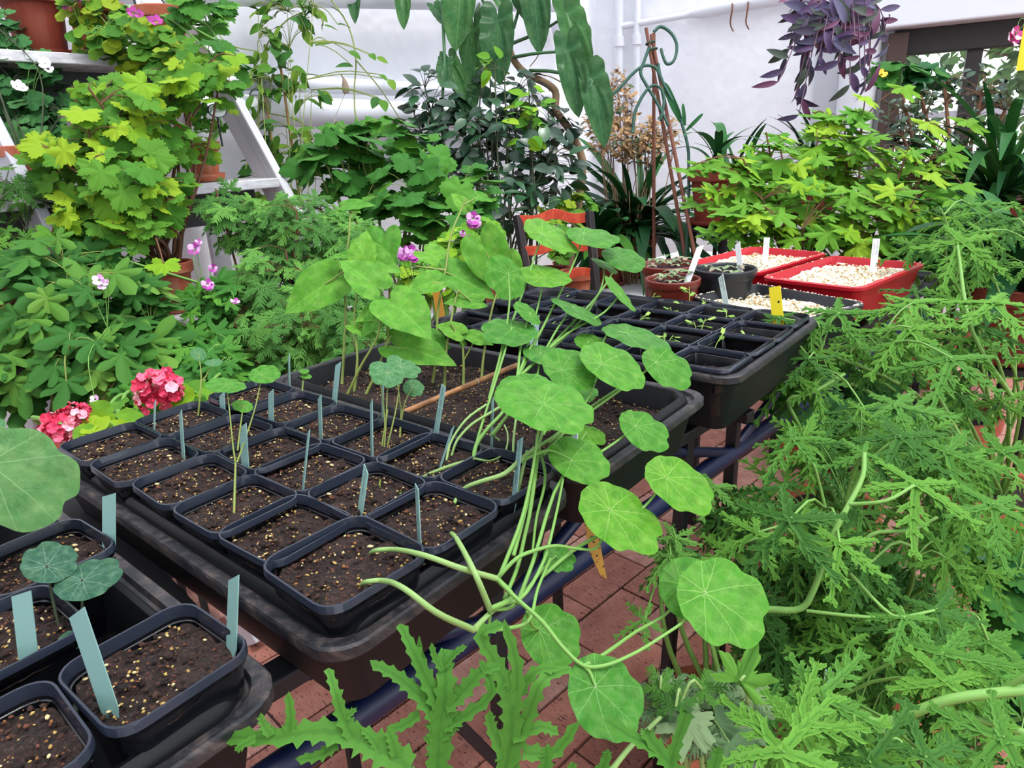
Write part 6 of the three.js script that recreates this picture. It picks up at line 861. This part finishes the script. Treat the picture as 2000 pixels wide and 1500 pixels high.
// grey-green woolly plant at the bottom
fg({ label: 'grey-green woolly geranium at the bottom between the round leaves and the aisle bush', base: at(1400, 1560, 0.95).setY(0), blobs: [[1310, 1370, 40, 40, 0.72, 0.04], [1390, 1400, 60, 50, 0.75, 0.05], [1440, 1360, 40, 30, 0.75, 0.04]], n: 46, size: [0.022, 0.036], geos: [G.laceFine[0], G.palmate[1]], mats: TONES.grey, heroGeos: [G.laceFine[0], G.laceFine[1], G.palmate[0]], hero: [[1320, 1380, 0.68, 0.034, 0], [1290, 1345, 0.7, 0.03, 330], [1445, 1330, 0.7, 0.035, 20], [1370, 1345, 0.72, 0.03, 90]], stem: stemM.pale, tubes: [[[[1190, 1510, 0.6], [1230, 1460, 0.64], [1290, 1400, 0.68]], 0.0028, 0.0022]], r: 0.09 });
potted({ name: 'potted_geranium', label: 'dark round-leaved plant on the tiles at the far right edge', base: at(2010, 1260, 1.35).setY(0), blobs: [[1970, 1130, 40, 70, 1.3, 0.06], [1985, 1330, 30, 60, 1.2, 0.06]], n: 40, size: [0.04, 0.065], geos: G.mallow, mats: [TONES.strap[0], TONES.mid[2]], stems: 3, faceDir: AISLE }, 0.1, 0.16);
potted({ name: 'potted_geranium', label: 'blue-green round-leaved plant beyond the bench under the ferny leaves', base: at(1640, 830, 1.7).setY(0), blobs: [[1600, 790, 60, 60, 1.55, 0.08], [1680, 760, 60, 60, 1.6, 0.1], [1560, 760, 30, 40, 1.5, 0.06], [1720, 850, 70, 50, 1.5, 0.1]], n: 70, extra: 40, size: [0.03, 0.055], geos: G.mallow, mats: [TONES.blue[0], TONES.mid[2]], stems: 3, faceDir: AISLE }, 0.12, 0.2);
// ---------------------------------------------------------------- big serrated leaf of the foreground plant, bottom centre
{
  const base = at(900, 1660, 0.62).setY(0), t = thing('potted_geranium', 'nearest cut-leaved geranium rising from below at the bottom centre, serrated fingers', 'plant', base);
  const d = 0.4, mk = (ribs) => {
    const g = new GB(); for (const [list, w0, w1, ph] of ribs) {
      const pts = path(list, Math.max(9, (list.length - 1) * 7)), n = pts.length - 1, rows = []; const W = d / FOCAL;
      for (let k = 0; k <= n; k++) { const s = k / n, dir = pts[Math.min(n, k + 1)].clone().sub(pts[Math.max(0, k - 1)]).normalize(), v = CAM.clone().sub(pts[k]).normalize(), nn = v.addScaledVector(V3(0, 1, 0), 0.5), sd = dir.clone().cross(nn).normalize(), up = sd.clone().cross(dir), w = lerp(w0, w1, s) * W * (1 + ((k + (ph ?? 0)) % 2 ? rr(0.06, 0.28) : rr(-0.14, 0))) * (k === n ? 0.2 : 1), j = (k + (ph ?? 0)) % 2 ? 2.2 * W : 0; const E = (q) => { const odd = (k + (ph ?? 0) + (q > 0 ? 1 : 0)) % 3 === 0, ww = lerp(w0, w1, s) * W * (odd ? rr(1.1, 1.55) : rr(0.8, 0.92)) * (k === n ? 0.2 : 1), p = pts[k].clone().addScaledVector(sd, q * ww).addScaledVector(dir, odd ? 4 * W : 0).addScaledVector(up, w * 0.22); return g.v(p.x, p.y, p.z, q < 0 ? 0.12 : 0.88, 0.5); }; rows.push([E(-1), g.v(pts[k].x, pts[k].y, pts[k].z, 0.5, 0.5), E(1)]); }
      for (let k = 0; k < n; k++) for (let s = 0; s < 2; s++) g.q(rows[k][s], rows[k][s + 1], rows[k + 1][s + 1], rows[k + 1][s]);
    } return local(g.build(), base);
  };
  const L = (pts, dd = 0) => pts.map(([x, y, z]) => [x, y, d + dd + (z ?? 0)]);
  const heroM = [stripM([98, 162, 62], [88, 148, 56], [112, 178, 72], 'hero1'), stripM([90, 154, 58], [80, 142, 52], [104, 170, 66], 'hero2')];
  mesh('leaf', mk([[L([[800, 1500], [740, 1462], [690, 1440], [620, 1428], [540, 1440], [438, 1440, 0.03]]), 30, 14], [L([[690, 1440], [668, 1395], [655, 1350], [641, 1305, 0.01]]), 15, 7, 1], [L([[676, 1400], [695, 1385]]), 9, 4], [L([[565, 1435], [568, 1400], [562, 1354]]), 13, 7], [L([[530, 1438], [515, 1415], [508, 1396]]), 10, 6], [L([[660, 1450], [625, 1475], [580, 1484]]), 13, 7], [L([[500, 1442], [470, 1458], [462, 1466]]), 9, 6], [L([[740, 1462], [725, 1440], [706, 1424]]), 10, 5], [L([[775, 1480], [768, 1450], [757, 1422]]), 14, 7]]), heroM[0], t);
  mesh('leaf', mk([[L([[855, 1520], [855, 1450], [850, 1400], [810, 1350], [770, 1318], [724, 1294]], 0.005), 22, 9], [L([[856, 1450], [858, 1380], [830, 1320], [806, 1270], [781, 1218, 0.01]], 0.005), 22, 8], [L([[858, 1480], [866, 1400], [870, 1330], [866, 1268, 0.01]], 0.005), 26, 13], [L([[868, 1380], [905, 1350], [940, 1312], [976, 1300]], 0.005), 20, 7], [L([[866, 1420], [905, 1400], [960, 1352], [938, 1290]], 0.005), 14, 6], [L([[862, 1440], [885, 1418], [904, 1402]], 0.005), 14, 8], [L([[835, 1378], [828, 1340], [818, 1245]], 0.012), 10, 6], [L([[820, 1395], [780, 1420], [758, 1422]], 0.005), 12, 6], [L([[866, 1310], [850, 1285], [842, 1258]], 0.005), 8, 5], [L([[868, 1300], [890, 1275], [910, 1262]], 0.005), 8, 5]]), heroM[1], t);
  mesh('leaf', mk([[L([[985, 1520], [1000, 1420], [990, 1350], [965, 1290], [940, 1240], [984, 1218]], 0.03), 24, 10], [L([[985, 1500], [1030, 1400], [1060, 1330], [1115, 1305, 0.02]], 0.03), 20, 9], [L([[1000, 1400], [1010, 1310], [984, 1212]], 0.03), 18, 8], [L([[1005, 1360], [1050, 1310], [1090, 1305]], 0.035), 14, 7], [L([[985, 1480], [960, 1420], [955, 1390]], 0.03), 16, 8], [L([[1000, 1440], [1060, 1420], [1090, 1432]], 0.03), 16, 8], [L([[1020, 1470], [1080, 1470], [1130, 1410]], 0.03), 18, 8], [L([[990, 1330], [960, 1345], [948, 1330]], 0.03), 10, 6]]), heroM[0], t);
  mesh('leaf', mk([[L([[1330, 1530], [1290, 1470], [1235, 1440], [1180, 1405]], 0.0), 18, 10], [L([[1290, 1470], [1262, 1430], [1262, 1425]], 0), 14, 9], [L([[1310, 1490], [1325, 1440], [1325, 1440]], 0), 12, 9], [L([[1390, 1520], [1402, 1470], [1402, 1460]], 0), 12, 8], [L([[1060, 1520], [1068, 1480], [1066, 1460]], 0), 14, 9], [L([[1115, 1520], [1119, 1490]], 0), 12, 8], [L([[1160, 1530], [1185, 1480], [1185, 1465]], 0.03), 12, 8]]), heroM[1], t);
  for (const l of [[[800, 1500, d], [840, 1560, d + 0.05], base], [[855, 1520, d], [870, 1600, d + 0.06], base], [[985, 1520, d + 0.03], [960, 1600, d + 0.06], base], [[1330, 1530, d], [1200, 1640, d + 0.1], base], [[1060, 1520, d], [1000, 1640, d + 0.1], base], [[1115, 1520, d], [1000, 1640, d + 0.1], base], [[1160, 1530, d + 0.03], [1000, 1640, d + 0.1], base], [[1390, 1520, d], [1200, 1640, d + 0.1], base]]) mesh('stem', local(tubeGeo(path(l), 0.0022, 0.006, 7), base), stemM.green, t); potPart(t, 0.1, 0.16, clayM, true);
}
// ---------------------------------------------------------------- outside the window: trees in daylight
{
  const o = WR.clone().addScaledVector(WD, 2.6).addScaledVector(WN, -1.2); mesh('ground', new THREE.BoxGeometry(14, 0.1, 14).translate(12.5, -0.06, 0.5), M(0x6a7a50, 0.95), scene, 'structure').name = 'ground';
  for (const [s, off, h, R, l, c] of [[3.2, -3.2, 2.3, 1.0, 'nearest leafy tree outside the window, right of the mullion', [0x86a868, 0x6f9858]], [1.6, -4.2, 2.6, 1.2, 'leafy tree outside the left window pane', [0x7c9c70, 0x6a8c60]], [4.6, -5, 2.8, 1.4, 'pale tree farthest right outside the window', [0x90b070, 0x789c64]]]) {
    const p = WR.clone().addScaledVector(WD, s).addScaledVector(WN, off).setY(-0.01), t = thing('tree', l, 'tree', p), n = 520, ms = c.map((q) => leafM(q, 0.6)), d = new THREE.Object3D(), g = new GB(); g.tube(smooth([V3(), V3(0.05, h * 0.5, 0), V3(0, h, 0)], 6), 0.07, 0.03, 7);
    for (let k = 0; k < 9; k++) { const e = V3(rr(-1, 1), rr(-0.3, 0.8), rr(-1, 1)).multiplyScalar(R * 0.8).add(V3(0, h * 0.8, 0)); g.tube(smooth([V3(0.02, h * 0.45, 0), e.clone().multiplyScalar(0.5).setY(h * 0.7), e], 6), 0.025, 0.006, 5); }
    mesh('trunk', g.build(), stemM.brown, t);
    ms.forEach((m, j) => { const im = new THREE.InstancedMesh(G.oval[j], m, n); for (let k = 0; k < n; k++) { const v = V3(rr(-1, 1), rr(-1, 1), rr(-1, 1)).normalize().multiplyScalar(R * Math.pow(rnd(), 0.45)).add(V3(0, h * 0.78, 0)); orient(d, v, V3(rr(-1, 1), 1, rr(-1, 1)), V3(rr(-1, 1), rr(-1, 0.2), rr(-1, 1)), rr(0.1, 0.2)); d.updateMatrix(); im.setMatrixAt(k, d.matrix); } im.name = 'foliage'; im.userData = { kind: 'stuff' }; t.add(im); });
  }
}
// ---------------------------------------------------------------- small things: oval signs, a dried pod, tags low down
for (const [x, y, d, rx, ry, l] of [[293, 8, 2.16, 34, 19, 'white oval sign with a dark rim behind the upper right terracotta pot'], [424, 216, 2.1, 22, 12, 'white oval sign with a dark rim behind the small second-step pot']]) {
  const p = at(x, y, d), t = thing('oval_sign', l, 'sign', p), k = d / FOCAL, face = new THREE.Matrix4().makeBasis(V3(0.97, 0, -0.243), V3(0, 1, 0), V3(0.243, 0, 0.97));
  const print = canvasTex(256, 128, (c, w, h) => { c.fillStyle = '#eef0f6'; c.fillRect(0, 0, w, h); c.fillStyle = '#3a4460'; c.font = 'italic 34px serif'; c.textAlign = 'center'; c.fillText('Costa  Rica', w / 2, h * 0.62); });
  const g = new THREE.CylinderGeometry(1, 1, 0.004, 40).rotateX(Math.PI / 2).scale(rx * k, ry * k, 1), u = g.attributes.uv, q = g.attributes.position; for (let i = 0; i < u.count; i++) u.setXY(i, q.getX(i) / (rx * k * 2) + 0.5, q.getY(i) / (ry * k * 2) + 0.5);
  mesh('plate', g.applyMatrix4(face), M(0xffffff, 0.4, { map: print, key: 'sign' + x }), t); mesh('rim', new THREE.TorusGeometry(1, 0.07, 8, 44).scale(rx * k, ry * k, 0.05).applyMatrix4(face), M(0x2c3448, 0.5), t);
  mesh('stake', new THREE.CylinderGeometry(0.003, 0.003, 0.1, 8).translate(0, -0.055, -0.006), darkSteelM, t);
}
{
  const p = at(674, 172, 2.72), t = thing('dried_pod', 'beige dried seed pod with a curved neck hanging before the wall pipes', 'seed pod', p);
  mesh('pod', tubeGeo(smooth([V3(-0.012, 0.05, 0), V3(0, 0.03, 0), V3(0.002, 0.0, 0), V3(0.002, -0.02, 0)], 12), (q) => 0.003 + 0.011 * Math.max(0, Math.sin(q * 3.0 - 0.6)), 0, 10), M(0xb09a84, 0.8), t);
  mesh('thread', local(tubeGeo([p.clone().add(V3(0, -0.015, 0)), at(655, 228, 2.72), at(650, 250, 2.6)], 0.0012, 0.001, 5), p), M(0xa89684, 0.8), t);
}
{
  const mk = (l, x, y, x1, y1, d, w, mat) => { const p = at(x, y, d), t = thing('plant_tag', l, 'tag', p), up = at(x1, y1, d).sub(p), h = up.length(), z = CAM.clone().sub(p).normalize().add(V3(0, 0.3, 0.2)); orient(mesh('plate', plate(w, h, 0, 0.0008), mat, t), V3(), z, up, 1); };
  mk('bluish white tag deep among the stems of the bottom right plant', 1614, 1362, 1624, 1312, 0.9, 0.011, M(0xc4d2de, 0.5));
  mk('small grey barcode tag at the bottom edge', 1470, 1500, 1466, 1478, 0.7, 0.02, M(0xffffff, 0.5, { map: canvasTex(128, 64, (c, w, h) => { c.fillStyle = '#a8acb2'; c.fillRect(0, 0, w, h); c.fillStyle = '#4a4e56'; for (let k = 0; k < 22; k++) c.fillRect(12 + k * 4.6, 14, 1 + hash(k, 5) * 2.4, 26); c.font = '10px sans-serif'; c.fillText('0 413 78', 30, 54); }), key: 'barcode' }));
}
renderer.render(scene, camera);
